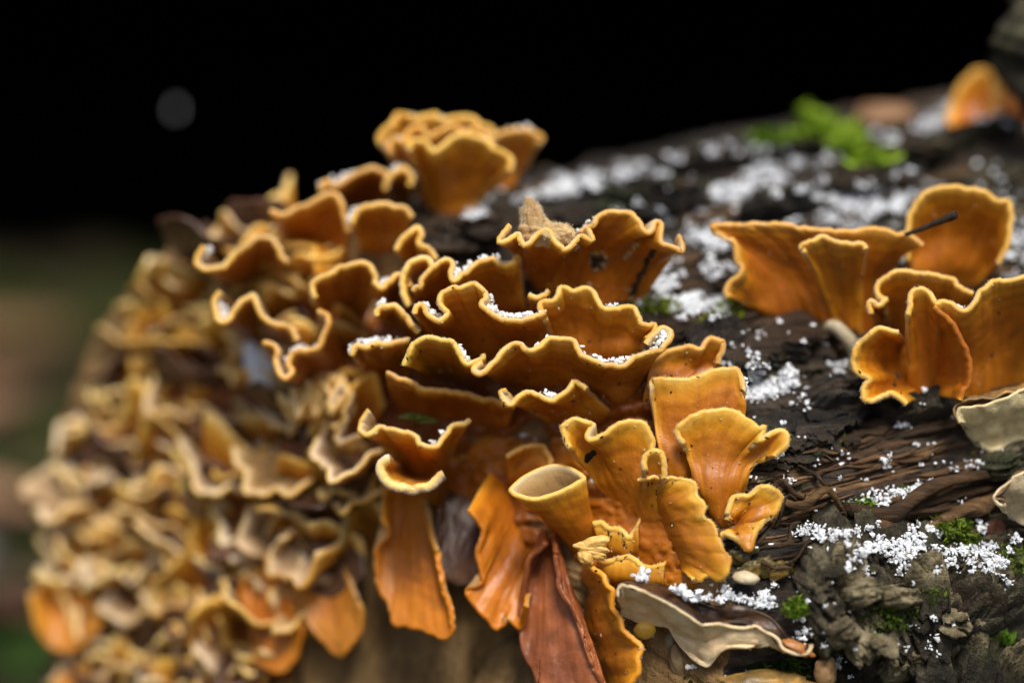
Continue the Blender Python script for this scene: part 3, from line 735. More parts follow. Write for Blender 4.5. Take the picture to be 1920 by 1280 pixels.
# ------------------------------------------------------------------ middle distance, along the receding edge
MIDS = [
 ('snow-dusted orange shelf with a broad raised rim on the receding edge', [(420, 625), (388, 660), (390, 700), (450, 716), (510, 706), (560, 652), (610, 610), (650, 590), (700, 590), (732, 622), (752, 672), (770, 690)], [(540, 800), (620, 830), (720, 800)], 0.026, ORA, [(0.05, 30, 0.05)]),
 ('orange bracket folded in an S beneath the broad raised rim', [(490, 815), (466, 870), (475, 930), (510, 945), (550, 890), (590, 842), (630, 830), (652, 870), (672, 920), (720, 958), (790, 980), (816, 1022)], [(640, 1000), (720, 1060), (820, 1090)], 0.021, ORA, [(0.15, 20, 0.05)]),
 ('twisted orange cup with dark flank, left of the arched ochre rim', [(905, 900), (945, 930), (932, 990), (900, 1050), (860, 1065), (800, 1072), (780, 1120), (792, 1160), (768, 1190), (740, 1170), (720, 1110), (728, 1060), (700, 1045), (668, 1030)], [(1040, 1180), (1000, 1220), (930, 1250), (860, 1250)], 0.018, DEEP, [(0.45, 20, 0.06)]),
 ('round orange fan standing behind the arched ochre rim', [(885, 850), (880, 805), (905, 770), (960, 740), (1010, 710), (1070, 695), (1120, 702), (1146, 740), (1152, 790)], [(950, 960), (1020, 990), (1100, 970)], 0.017, YEL, []),
 ('small orange fan with snow in the notch beside the round fan', [(1145, 775), (1172, 802), (1210, 765), (1240, 738), (1280, 742), (1300, 790)], [(1190, 900), (1230, 900), (1280, 880)], 0.014, ORA, [(0.3, 16, 0.06)]),
 ('upright cream-orange curl at the end of the second row', [(1300, 870), (1272, 820), (1270, 760), (1290, 705), (1330, 672), (1372, 672), (1392, 700)], [(1330, 880), (1350, 870), (1360, 850)], 0.011, (1.1, 1.25, 1.6), []),
 ('little orange frill beside the dark crumbly bark', [(1250, 640), (1262, 600), (1300, 560), (1335, 540), (1350, 570), (1340, 610), (1390, 640), (1410, 670)], [(1300, 720), (1340, 730), (1380, 720)], 0.018, YEL, []),
 ('smooth orange disc bracket between two dark brackets', [(1055, 530), (1062, 500), (1080, 472), (1130, 455), (1200, 450), (1270, 460), (1312, 500)], [(1090, 640), (1160, 660), (1250, 640)], 0.024, ORA, [(0.1, 24, 0.06)]),
 ('large shadowed brown-orange bracket with a peaked rim', [(705, 470), (760, 488), (830, 462), (900, 430), (960, 402), (1000, 420), (1022, 500), (1040, 560)], [(780, 660), (900, 720), (1040, 720)], 0.030, DEEP, []),
 ('snow-topped orange bracket below the tall ruffled rosette', [(915, 385), (935, 345), (980, 362), (1020, 332), (1080, 310), (1130, 292), (1180, 302), (1205, 335), (1200, 380)], [(1000, 460), (1100, 480), (1190, 470)], 0.034, DEEP, [(0.3, 20, 0.1)]),
 ('little snow-filled lobe at the foot of the ruffled rosette', [(1195, 345), (1225, 315), (1270, 292), (1308, 330), (1300, 360)], [(1220, 440), (1260, 450), (1300, 440)], 0.034, ORA, [(0.5, 30, 0.15)]),
 ('tall ruffled rosette bracket standing on the log crest, its rear frill', [(1180, 180), (1170, 150), (1210, 112), (1240, 62), (1280, 60), (1330, 76), (1400, 58), (1440, 82), (1500, 70), (1560, 70), (1600, 100), (1640, 122), (1655, 160)], [(1380, 440), (1450, 470), (1520, 460)], 0.038, ORA, [(0.25, 10, 0.1), (0.55, 14, 0.05)]),
 ('front ruffled frill of the rosette standing on the log crest', [(1300, 215), (1292, 190), (1320, 170), (1370, 182), (1400, 222), (1450, 190), (1510, 152), (1560, 152), (1600, 166), (1650, 202), (1692, 222), (1732, 262), (1720, 300)], [(1400, 480), (1470, 490), (1560, 480)], 0.032, YEL, []),
 ('middle frill of the rosette standing on the log crest', [(1215, 230), (1200, 190), (1230, 150), (1262, 175), (1300, 130), (1345, 110), (1380, 150), (1430, 125), (1490, 108), (1530, 140), (1580, 125), (1630, 165), (1660, 190)], [(1370, 440), (1440, 460), (1530, 455)], 0.035, DEEP, [(0.1, 14, 0.05), (0.8, 12, 0.06)]),
 ('brown-orange wing jutting out at the back of the crest rosette', [(1640, 160), (1720, 132), (1790, 124), (1862, 150), (1848, 190)], [(1600, 370), (1660, 400), (1720, 390)], 0.040, DEEP, [(0.5, 16, 0.12)]),
 ('thin orange strip with a snow pellet above the arched ochre rim', [(1165, 922), (1162, 905), (1185, 888), (1230, 882), (1280, 920), (1312, 960), (1342, 985)], [(1230, 960), (1280, 1000), (1330, 1030)], 0.008, YEL, [(0.2, 10, 0.02)]),
 ('snow-filled orange shelf left of the arched ochre rim', [(1048, 1085), (1068, 1042), (1110, 1050), (1150, 1040), (1200, 1045), (1250, 1030), (1295, 1020)], [(1150, 1190), (1220, 1220), (1300, 1210)], 0.009, ORA, [(0.45, 90, 0.15)]),
]
for lab, r, bse, dz, tone, sn in MIDS:
    crest = 'rosette' in lab and 'foot' not in lab and 'below' not in lab
    bracket(lab, Z7, r, bse, dz, tone, k=1.8 if crest else 0.8, fuzz=dz < 0.012, snow=sn, th=0.0013, smooth_k=3 if crest else None)
for lab, r, bse, tone, lf in (
        ('orange hanging tongue low on the shaded end, left of the bare wood', [(870, 900), (850, 970), (880, 1050), (900, 1130), (910, 1200), (960, 1235), (1010, 1230), (1045, 1180), (1068, 1090), (1040, 1000), (1000, 960)], [(890, 820), (920, 800), (960, 810)], (1, 1, 1), 0.010),
        ('brown hanging tongue with a pale cream tip over the bare wood', [(1020, 960), (1060, 1010), (1090, 1070), (1140, 1130), (1200, 1180), (1240, 1150), (1278, 1060), (1260, 980)], [(1060, 800), (1120, 780), (1200, 800)], (1.1, 1.25, 2.6), 0.009),
        ('grey-brown withered sheet above the pale-tipped tongue', [(1050, 820), (1070, 900), (1120, 960), (1180, 970), (1240, 940), (1290, 900)], [(1090, 650), (1160, 620), (1260, 640)], None, 0.006),
        ('large pale ochre lobe low at the outer rim of the log end', [(110, 960), (130, 1080), (200, 1160), (280, 1150), (345, 1080), (340, 990)], [(180, 930), (230, 920), (290, 940)], (1.1, 1.3, 3.0), 0.012),
        ('pale cream lobe at the very foot of the log end', [(190, 1270), (200, 1330), (250, 1340), (310, 1250), (300, 1200)], [(230, 1190), (260, 1180), (285, 1190)], (1.15, 1.45, 4.0), 0.012)):
    bracket(lab, Z8, r, bse, None, tone or (0.6, 0.65, 0.75), k=0.1, lift=lf, flare=0.6, fuzz=False, th=0.0011, mat=None if tone else M_WET)

# ------------------------------------------------------------------ brackets farther along the log
bracket('wide orange bracket with a flat tan rim seen edge-on, beyond the bare wood', Z4,
        [(205, 560), (198, 525), (258, 445), (240, 400), (222, 320), (170, 290), (128, 262), (150, 238), (250, 240), (370, 240), (450, 246), (560, 264), (660, 272), (750, 274), (820, 264), (900, 268), (960, 286), (1010, 300), (1060, 330)],
        [(340, 620), (400, 660), (470, 672), (540, 682), (600, 700), (660, 740), (760, 792), (830, 740), (930, 640)], 0.014, DEEP, k=0.35, minback=0.012, smooth_k=6, flare=1.2,
        mid=[(270, 590), (330, 560), (370, 480), (430, 440), (560, 450), (700, 480), (800, 500), (920, 450)])
bracket('narrow orange fan in front of the wide flat-rimmed bracket', Z4,
        [(545, 370), (528, 336), (560, 320), (620, 299), (680, 320), (740, 326), (800, 331), (816, 352)], [(690, 730), (740, 770), (790, 770)], 0.010, ORA, k=0.4, minback=0.010,
        mid=[(620, 530), (660, 520), (740, 520), (800, 500)])
bracket('tall round orange bracket standing behind the black twig', Z4,
        [(1000, 400), (1000, 250), (1030, 150), (1080, 100), (1180, 70), (1260, 85), (1340, 95), (1390, 130), (1450, 142), (1462, 200), (1440, 320), (1395, 410)],
        [(1020, 520), (1100, 560), (1200, 560), (1300, 530)], 0.020, ORA, k=0.5, minback=0.012, snow=((0.02, 20, 0.03), (0.8, 12, 0.03)))
bracket('curved rear orange lobe of the front right clump', Z4,
        [(900, 570), (872, 528), (890, 490), (950, 456), (1050, 456), (1130, 466), (1200, 482), (1230, 520), (1290, 545)], [(950, 780), (1050, 820), (1200, 800)], 0.010, ORA, k=0.4, minback=0.010)
bracket('big folded orange bracket with bark-stained face in the front right clump', Z4,
        [(1000, 640), (1018, 552), (1060, 530), (1100, 552), (1120, 592), (1180, 592), (1252, 624), (1280, 592), (1310, 552), (1370, 502), (1440, 490), (1510, 470), (1580, 450), (1640, 500)],
        [(1010, 1000), (1080, 1060), (1180, 1075), (1300, 1050), (1450, 1000), (1560, 980)], 0.004, ORA, k=0.6, minback=0.008, snow=((0.4, 12, 0.03),))
bracket('lobed orange ear spreading left from the front right clump', Z4,
        [(960, 720), (925, 714), (870, 705), (820, 740), (772, 790), (760, 860), (780, 895), (832, 926), (808, 962), (800, 1012), (840, 1030), (890, 1000), (920, 985), (960, 1010), (1000, 1045)],
        [(1000, 780), (1020, 850), (1030, 900), (1040, 960), (1050, 1010)], 0.005, YEL, k=0.2, flare=1.0, minback=0.005)
bracket('rounded inner fold on the face of the front right clump', Z4,
        [(1120, 600), (1180, 660), (1235, 740), (1272, 850), (1275, 930), (1230, 1020)], [(1060, 720), (1050, 820), (1060, 900), (1090, 990)], 0.001, (0.95, 0.9, 0.9), k=0.1, flare=1.0, margin=9.0, fuzz=False)
bracket('tiny pointed orange spur on the rear lobe of the right clump', Z4,
        [(838, 640), (832, 592), (850, 588), (872, 604), (890, 580), (912, 568)], [(880, 720), (910, 700), (930, 660)], 0.009, ORA, k=0.2, minback=0.005)
for lab, r, bse, dz in (('blurred orange bracket far up the log by the mossy branch, rounded', [(1775, 235), (1790, 180), (1820, 140), (1850, 135), (1865, 170), (1860, 230)], [(1790, 250), (1820, 255), (1850, 250)], 0.066),
                        ('blurred orange bracket far up the log half hidden by the mossy branch', [(1860, 215), (1875, 165), (1905, 150), (1940, 150), (1955, 200)], [(1870, 240), (1900, 245), (1930, 240)], 0.070)):
    bracket(lab, ZP, r, bse, dz, (1.1, 1.0, 1.0), k=0.2, fuzz=False, minback=0.004)

# ------------------------------------------------------------------ the crowded tan brackets of the shaded end, free-standing shelves
def shelf(o3, d, upv, width, length, tone, label, group, ruff=3, amp=0.18, cup=0.25, name='bracket_fungus', spread=1.25, mat=None):
    r = np.cross(d, upv); r /= np.linalg.norm(r); u2 = np.cross(r, d)
    nT, nU = 9, 30
    ph = rnd.uniform(0, 6.28); ph2 = rnd.uniform(0, 6.28); sk = rnd.uniform(-0.3, 0.3)
    phi = np.linspace(-spread, spread, nU)
    rad = 1 + 0.12 * np.sin(2.3 * phi + ph2) + 0.08 * np.sin(5.1 * phi + ph) + 0.04 * np.sin(11 * phi + ph2)
    t = np.linspace(0.0, 1, nT)[:, None]
    Lx = length * rad * np.cos(phi * 0.9); Wx = width * 0.5 * rad * np.sin(phi) / math.sin(min(spread, 1.57))
    wave = np.sin(ruff * phi + ph) + 0.5 * np.sin(ruff * 2.1 * phi + ph2)
    rise = cup * length * (t ** 2) + amp * length * t ** 2 * wave[None] - 0.35 * length * t ** 3 * np.maximum(0, np.sin(1.7 * phi + ph2))[None] * sk
    base_w = 0.25 + 0.75 * t
    G = o3 - d * 0.003 + d * (t * Lx[None] + 0.002)[..., None] + r * (base_w * Wx[None])[..., None] + u2 * rise[..., None]
    ob, *_ = shell(name, G, 0.0012, mat or M_FUN, -u2, o3, seed=rnd.uniform(0, 90))
    ob.color = (*tone, 1)
    tag(ob, label, 'fungus', group)
    return ob
LAND = [((440, 360), 'along the crest'), ((250, 560), 'on the far shoulder'), ((140, 720), 'at the far rim'), ((90, 950), 'low at the far rim'), ((120, 1200), 'round the pale ochre lobe'),
        ((520, 720), 'round the snow lump'), ((400, 830), 'in the middle'), ((300, 1000), 'below the middle'), ((480, 1020), 'above the orange hanging tongue'), ((330, 1230), 'at the foot'), ((620, 950), 'beside the hanging sheets')]
KINDS = [((1.2, 1.45, 2.4), 'pale cream', 'bracket'), ((1.05, 1.2, 2.0), 'tan', 'bracket'), ((1.0, 1.0, 1.0), 'orange', 'bracket'), (None, 'withered brown', 'bracket')]
rnd_main, rnd = rnd, random.Random(58)
spots = []
def inpoly(x, y, poly):
    c = False; j = len(poly) - 1
    for i in range(len(poly)):
        (xi, yi), (xj, yj) = poly[i], poly[j]
        if (yi > y) != (yj > y) and x < (xj - xi) * (y - yi) / (yj - yi) + xi: c = not c
        j = i
    return c
REG = [(135, 1330), (130, 1000), (150, 880), (205, 730), (275, 600), (345, 495), (440, 430), (540, 400), (620, 460), (650, 600), (660, 760), (700, 900), (690, 1060), (560, 1110), (520, 1330)]
for _ in range(9000):
    x, y = rnd.uniform(40, 720), rnd.uniform(330, 1330)
    if not inpoly(x, y, REG): continue
    gap = rnd.choice((25, 29, 34, 40, 48)) if x > 250 else rnd.choice((24, 27, 30, 34))
    if any((x - a) ** 2 + (y - b) ** 2 < (0.5 * (gap + g2)) ** 2 for a, b, g2 in spots): continue
    spots.append((x, y, gap))
ZUP = np.array([0, 0, 1.0])
for x, y, gap in spots:
    h = hit(x, y)
    if h is None: continue
    p, n, dz = h
    if y < 470 and gap > 36: gap = 36
    hang = rnd.random() < 0.22 and y > 700
    d = n + ZUP * (rnd.uniform(-1.6, -0.7) if hang else rnd.uniform(-0.25, 0.55)) + np.array([rnd.gauss(0, 0.35), rnd.gauss(0, 0.3), 0]); d /= np.linalg.norm(d)
    upv = ZUP + n * (1.2 if hang else 0.15) + np.array([rnd.gauss(0, 0.3), rnd.gauss(0, 0.3), 0])
    if abs(d @ upv) / np.linalg.norm(upv) > 0.9: upv = n
    left = float(ss(np.array(x), 520, 180))
    tn, kn, _k = rnd.choices(KINDS, [0.08 + 0.46 * left, 0.34, 0.42 - 0.30 * left, 0.18])[0]
    if kn == 'pale cream' and gap > 36: tn, kn, _k = KINDS[2] if rnd.random() < 0.5 else KINDS[3]
    j = rnd.uniform(0.55, 1.15); tone = tuple(c * j for c in tn) if tn else (0.7 * j, 0.7 * j, 0.75 * j)
    where = min(LAND, key=lambda l: (l[0][0] - x) ** 2 + (l[0][1] - y) ** 2)[1]
    form = 'hanging tongue' if hang else 'broad wavy bracket' if gap > 45 else 'small curled bracket' if gap < 28 else 'ruffled bracket'
    s_ = gap / 50 * rnd.uniform(0.95, 1.3)
    ob = shelf(p, d, upv, 0.0158 * s_, 0.0125 * s_ * (1.4 if hang else 1), tone, f'{kn} {form} {where} of the crowded shaded log end' if 'of' not in where and not where.startswith(('round', 'above', 'beside')) else f'{kn} {form} crowded {where} on the shaded log end',
               'brackets crowding the shaded log end', ruff=rnd.uniform(1.2, 3.2), amp=rnd.uniform(0.08, 0.30), cup=rnd.uniform(0.0, 0.75), mat=None if tn else M_WET)
rnd = rnd_main
# crumbly curls beside the cream-rimmed bracket
for i in range(11):
    x, y = rnd.uniform(600, 690), rnd.uniform(735, 830)
    h = hit(x, y)
    if h is None: continue
    d = h[1] + np.array([rnd.gauss(0, 0.5), 0, rnd.gauss(0.2, 0.5)]); d /= np.linalg.norm(d)
    p = h[0] + h[1] * rnd.uniform(0.004, 0.012)
    shelf(p, d, ZUP + RIGHT * rnd.gauss(0, 0.6), 0.006, 0.006, (1.0, 1.1, 1.8), 'tiny crumbled tan curl beside the cream-rimmed bracket', 'crumbled curls beside the cream-rimmed bracket', ruff=5, amp=0.4)
# ------------------------------------------------------------------ bark plates and splintered wood, pieces of the log
def ico(sub=0):
    t = (1 + 5 ** 0.5) / 2
    V = np.array([(-1, t, 0), (1, t, 0), (-1, -t, 0), (1, -t, 0), (0, -1, t), (0, 1, t), (0, -1, -t), (0, 1, -t), (t, 0, -1), (t, 0, 1), (-t, 0, -1), (-t, 0, 1)], float)
    F = np.array([(0, 11, 5), (0, 5, 1), (0, 1, 7), (0, 7, 10), (0, 10, 11), (1, 5, 9), (5, 11, 4), (11, 10, 2), (10, 7, 6), (7, 1, 8), (3, 9, 4), (3, 4, 2), (3, 2, 6), (3, 6, 8), (3, 8, 9), (4, 9, 5), (2, 4, 11), (6, 2, 10), (8, 6, 7), (9, 8, 1)])
    V /= np.linalg.norm(V, axis=1)[:, None]
    for _ in range(sub):
        V = list(map(tuple, V)); cache = {}; nf = []
        def mid(a, b):
            k = (min(a, b), max(a, b))
            if k not in cache:
                m = (np.array(V[a]) + np.array(V[b])) / 2; m /= np.linalg.norm(m); V.append(tuple(m)); cache[k] = len(V) - 1
            return cache[k]
        for a, b_, c in F:
            x, y, z = mid(a, b_), mid(b_, c), mid(c, a)
            nf += [(a, x, z), (b_, y, x), (c, z, y), (x, y, z)]
        V, F = np.array(V), np.array(nf)
    return V, F

def bark_plate(px, py, wpx, hpx, height, rot=0.0, mat=None, seed=0):
    """a broken scale of bark lying on the log: flat-topped, ragged outline, cracked"""
    h = hit(px, py)
    if h is None: return
    p, n, dz = h
    ax = AXW - n * (AXW @ n); ax /= np.linalg.norm(ax); ay = np.cross(n, ax)
    if ay @ UP < 0: ay = -ay
    c, s_ = math.cos(rot), math.sin(rot); ax, ay = ax * c + ay * s_, ay * c - ax * s_
    m = 0.0001
    nR, nA = (46, 120) if wpx * hpx > 15000 else (30, 72)
    a = np.linspace(0, 2 * math.pi, nA + 1)[:-1]
    out = 1 + 0.25 * fbm(np.cos(a) * 1.6 + seed, np.sin(a) * 1.6, 0.0, 4) + 0.1 * vnoise(np.cos(a) * 7, np.sin(a) * 7, seed)
    sq = (np.abs(np.cos(a)) ** 4 + np.abs(np.sin(a)) ** 4) ** -0.25
    r = np.concatenate([np.linspace(0.02, 0.86, nR - 6), [0.92, 0.97, 1.0, 1.01, 1.0, 0.98]])[:, None]
    lev = np.concatenate([np.ones(nR - 6), [0.96, 0.85, 0.62, 0.3, 0.0, -0.4]])[:, None]
    X = r * (out * sq * wpx / 2 * m)[None] * np.cos(a); Y = r * (out * sq * hpx / 2 * m)[None] * np.sin(a)
    q = 1000
    nz = fbm(X * q * 0.22 + seed * 7, Y * q * 0.30, seed, 5)
    cr = np.abs(vnoise(X * q * 0.12 + seed, Y * q * 0.35, seed + 3.0))
    rg = 1 - np.abs(fbm(X * q * 0.5 + seed, Y * q * 0.65, seed + 5.0, 4)); rg2 = 1 - np.abs(vnoise(X * q * 1.5, Y * q * 1.9 + seed, 4.0))
    sm = 1.0 if wpx > 130 else 0.38
    top = height * (1 + 0.75 * sm * nz) + 0.0026 * (0.4 + 0.6 * sm) * (rg - 0.7) + 0.0007 * rg2 - (0.35 * height * r ** 4 if sm < 1 else 0) + 0.0022 * sm * np.round(2.2 * fbm(X * q * 0.16 + seed, Y * q * 0.2, seed + 11.0, 3)) / 2.2 - height * 0.75 * sm * (1 - ss(cr, 0, 0.12)) + 0.0012 * (1 - np.abs(vnoise(X * q * 0.3, Y * q * 0.9, seed + 1.0)))
    W = p + X[..., None] * ax + Y[..., None] * ay
    flat = W.reshape(-1, 3); dd = np.zeros(len(flat))
    for i in range(0, len(flat)):
        lc, _, _, ds = BVH.ray_cast(Vector(flat[i] + n * 0.02), Vector(-n), 0.05)
        dd[i] = 0.02 - ds if lc is not None else np.nan
    dd = np.where(np.isnan(dd), 0.0, dd).reshape(W.shape[:2])
    W = W + ((0.6 * dd + 0.4 * dd.mean()) + top * lev + np.where(lev <= 0, -0.002, 0))[..., None] * n
    o = mesh('bark_plate', W, grid_faces(nR, nA, True), mat or M_BARK, log)
    return o
PL = [(1585, 1120, 170, 200, 0.0075), (1700, 1180, 190, 150, 0.009), (1840, 1130, 180, 110, 0.0075), (1650, 1250, 200, 130, 0.007), (1860, 1235, 190, 120, 0.006),
      (1745, 1085, 190, 90, 0.005), (1880, 1040, 130, 80, 0.004), (1780, 1290, 170, 80, 0.007), (1590, 745, 170, 60, 0.0035), (1440, 655, 230, 80, 0.0045),
      (1340, 640, 120, 60, 0.003), (1500, 800, 240, 70, 0.004), (1300, 320, 210, 46, 0.005), (1150, 345, 180, 40, 0.005), (1790, 270, 260, 54, 0.006), (1640, 330, 200, 50, 0.004),
      (1250, 395, 170, 40, 0.004), (1450, 400, 160, 44, 0.004), (860, 440, 150, 80, 0.006), (1090, 400, 120, 50, 0.004), (1480, 290, 150, 30, 0.004), (1850, 330, 150, 60, 0.004),
      (1340, 470, 90, 60, 0.003), (1560, 340, 120, 40, 0.003), (1880, 860, 120, 60, 0.004), (1720, 770, 150, 50, 0.003), (1430, 560, 130, 50, 0.003)]
for i, (a, b_, c, d, e) in enumerate(PL):
    bark_plate(a, b_, c, d, e - (0.003 if i < 6 else 0), rnd.uniform(-0.15, 0.15), M_BARK if (i < 8 or i in (14, 21, 24)) else M_LOG, seed=i * 3.7 + 1)

for i, (a_, b_, w_, h_, e) in enumerate(((1600, 1112, 70, 46, .0075), (1668, 1126, 90, 48, .0085), (1596, 1160, 64, 44, .0075), (1848, 1116, 110, 52, .008), (1650, 1178, 60, 40, .008), (1716, 1206, 90, 54, .009),
        (1556, 1182, 50, 60, .007), (1800, 1186, 70, 44, .008), (1606, 1232, 70, 42, .008), (1690, 1262, 100, 46, .009), (1806, 1246, 90, 50, .008), (1880, 1186, 70, 50, .0075), (1900, 1262, 70, 44, .008), (1530, 1110, 44, 90, .0065), (1760, 1142, 60, 36, .0075))):
    bark_plate(a_, b_, w_, h_, e, rnd.uniform(-0.4, 0.4), M_LICHEN if i not in (13, 7) else M_BARK, seed=i * 5.3 + 40)

def strip(path, w, th, mat, parent, name='splinter', lift=0.001, tone=(1, 1, 1), twist=0.2, seed=0.0, n=36):
    pts = []
    path = np.array(path, float)
    for x, y in catmull(path, n):
        h = hit(x, y)
        if h is None: continue
        pts.append(h[0] + h[1] * lift)
    if len(pts) < 8: return None
    c = smooth1(np.array(pts), 4); n = len(c)
    t = np.linspace(0, 1, n)
    tg = np.gradient(c, axis=0); tg /= np.linalg.norm(tg, axis=1)[:, None]
    up = np.tile(UP * 0.6 - FWD * 0.8, (n, 1)); sd_ = np.cross(tg, up); sd_ /= np.linalg.norm(sd_, axis=1)[:, None]; up = np.cross(sd_, tg)
    env = (np.minimum(1, np.minimum(t / 0.15, (1 - t) / 0.2)) ** 0.6) * (1 + 0.35 * vnoise(t * 7, seed, 0.0)) + 0.04
    K = 12; a = np.linspace(0, 2 * math.pi, K + 1)[:-1]
    gro = np.array([1, .72, 1.05, .8, .95, .7, 1, .8, 1.1, .75, .9, .78])
    rough = gro[None] * (1 + 0.25 * vnoise(t[:, None] * 5 + seed, a[None] * 2.2, seed))
    V = c[:, None] + (np.cos(a)[None] * rough * (w / 2 * env)[:, None])[..., None] * sd_[:, None] + (np.sin(a)[None] * rough * (th / 2 * env)[:, None])[..., None] * up[:, None]
    o = mesh(name, V, grid_faces(n, K, True), mat, parent)
    o.color = (*tone, 1)
    return o
def axis_path(px, py, L, slope):
    return [(px - L / 2, py + slope * L / 2), (px - L / 5, py + slope * L / 5 + rnd.uniform(-5, 5)), (px + L / 5, py - slope * L / 5 + rnd.uniform(-5, 5)), (px + L / 2, py - slope * L / 2)]
for i in range(235):
    while True:
        x, y = rnd.uniform(1350, 1930), rnd.uniform(560, 1040)
        if y > 1000 - 0.0 * x and x < 1450: continue
        break
    warm = 850 < y + 0.25 * (x - 1650) < 960
    t = rnd.uniform(0.25, 0.7) if not warm else rnd.uniform(0.9, 1.5)
    strip(axis_path(x, y, rnd.uniform(60, 300), 0.27 + rnd.gauss(0, 0.05)), rnd.choice((0.0004, 0.0006, 0.0009, 0.0014, 0.0020)), rnd.uniform(0.0004, 0.0009), M_SPLINT, log, lift=rnd.uniform(-0.0001, 0.0007), tone=(t, t * rnd.uniform(0.9, 1.0), t * 0.95), seed=i * 1.3)
for i in range(36):
    x, y = rnd.uniform(960, 1920), rnd.uniform(330, 560)
    t = rnd.uniform(0.3, 1.0)
    strip(axis_path(x, y, rnd.uniform(60, 220), 0.17 + rnd.gauss(0, 0.05)), rnd.uniform(0.001, 0.003), rnd.uniform(0.0008, 0.002), M_SPLINT, log, lift=0.0003, tone=(t, t, t), seed=i * 2.1)
for i in range(26):      # short broken fibres near the fan's foot
    x, y = rnd.uniform(1400, 1560), rnd.uniform(830, 1050)
    t = rnd.uniform(0.3, 0.8)
    strip(axis_path(x, y, rnd.uniform(25, 90), rnd.gauss(0.2, 0.4)), rnd.uniform(0.0004, 0.001), rnd.uniform(0.0004, 0.0008), M_SPLINT, log, lift=rnd.uniform(0.0005, 0.003), tone=(t, t, t), seed=i * 5.1, n=20)

def branch(name, label, pts3, radii, mat, tone, cat, K=10, seed=0.0, rough=0.15):
    q = catmull(np.hstack([np.array(pts3), np.array(radii)[:, None]]), 40)
    c, r = q[:, :3], q[:, 3]
    tg = np.gradient(c, axis=0); tg /= np.linalg.norm(tg, axis=1)[:, None]
    sd_ = np.cross(tg, UP + 0.1 * RIGHT); sd_ /= np.linalg.norm(sd_, axis=1)[:, None]; up = np.cross(sd_, tg)
    a = np.linspace(0, 2 * math.pi, K + 1)[:-1]; t = np.linspace(0, 1, len(c))
    rr_ = r[:, None] * (1 + rough * vnoise(t[:, None] * 9 + seed, np.cos(a)[None] * 1.5 + seed, np.sin(a)[None] * 1.5))
    V = c[:, None] + (np.cos(a) * rr_)[..., None] * sd_[:, None] + (np.sin(a) * rr_)[..., None] * up[:, None]
    V = np.vstack([c[None, :1].repeat(K, 1), V, c[None, -1:].repeat(K, 1)])
    o = mesh(name, V, grid_faces(V.shape[0], K, True), mat, origin=c[0])
    o.color = (*tone, 1)
    return tag(o, label, cat)
def surf(px, py, off=0.001):
    h = hit(px, py); return h[0] + h[1] * off
# root-like strand slanting over the bark, and its neighbour
branch('wood_strand', 'long brown fibrous wood strand slanting across the lower bark', [surf(1575, 1022, .001), surf(1650, 1000, .002), surf(1720, 978, .0025), surf(1790, 950, .003), surf(1850, 922, .002), surf(1890, 905, .001)],
       [0.0006, 0.0013, 0.0016, 0.0019, 0.0014, 0.0006], M_SPLINT, (1.0, 0.95, 0.9), 'wood', seed=2, rough=0.45)
branch('wood_strand', 'dark wood strand lying above the slanting brown one', [surf(1470, 985, .001), surf(1560, 968, .002), surf(1660, 945, .0025), surf(1760, 918, .003), surf(1880, 880, .001)],
       [0.0006, 0.0012, 0.0015, 0.0012, 0.0006], M_SPLINT, (0.5, 0.45, 0.42), 'wood', seed=5, rough=0.5)
branch('wood_strand', 'frayed pale-brown wood fibre curling out by the hanging orange lobe', [surf(1455, 932, .001), surf(1490, 928, .004), surf(1540, 938, .004), surf(1580, 952, .002)],
       [0.0004, 0.0009, 0.0007, 0.0002], M_SPLINT, (0.9, 0.85, 0.7), 'wood', seed=9, rough=0.5)
branch('twig', 'short black twig lying on the wide flat-rimmed bracket', [P(1698, 440, .012), P(1725, 430, .010), P(1755, 418, .008), P(1792, 402, .006)], [0.0004, 0.0005, 0.0006, 0.0009], M_TWIG, (0.8, 0.8, 0.85), 'twig', seed=3)
branch('pale_stalk', 'pale curled fungus stalk under the narrow orange fan', [surf(1545, 632, .001), surf(1560, 635, .004), surf(1575, 650, .005), surf(1582, 668, .004), surf(1578, 690, .001)], [0.0006, 0.0013, 0.0014, 0.0013, 0.0010], M_GRUB, (0.8, 0.85, 0.85), 'fungus', seed=3, rough=0.1)
branch('branch', 'olive lichen-covered branch stub rising beside the far orange brackets', [P(1985, 260, .052), P(1955, 190, .050), P(1925, 130, .048), P(1915, 85, .048), P(1940, 30, .05), P(1935, 0, .052), P(1960, -60, .055)], [0.0045, 0.0042, 0.0046, 0.0062, 0.0045, 0.0050, 0.0045], M_BARK, (1, 1, 1), 'branch', K=24, seed=6, rough=0.6)

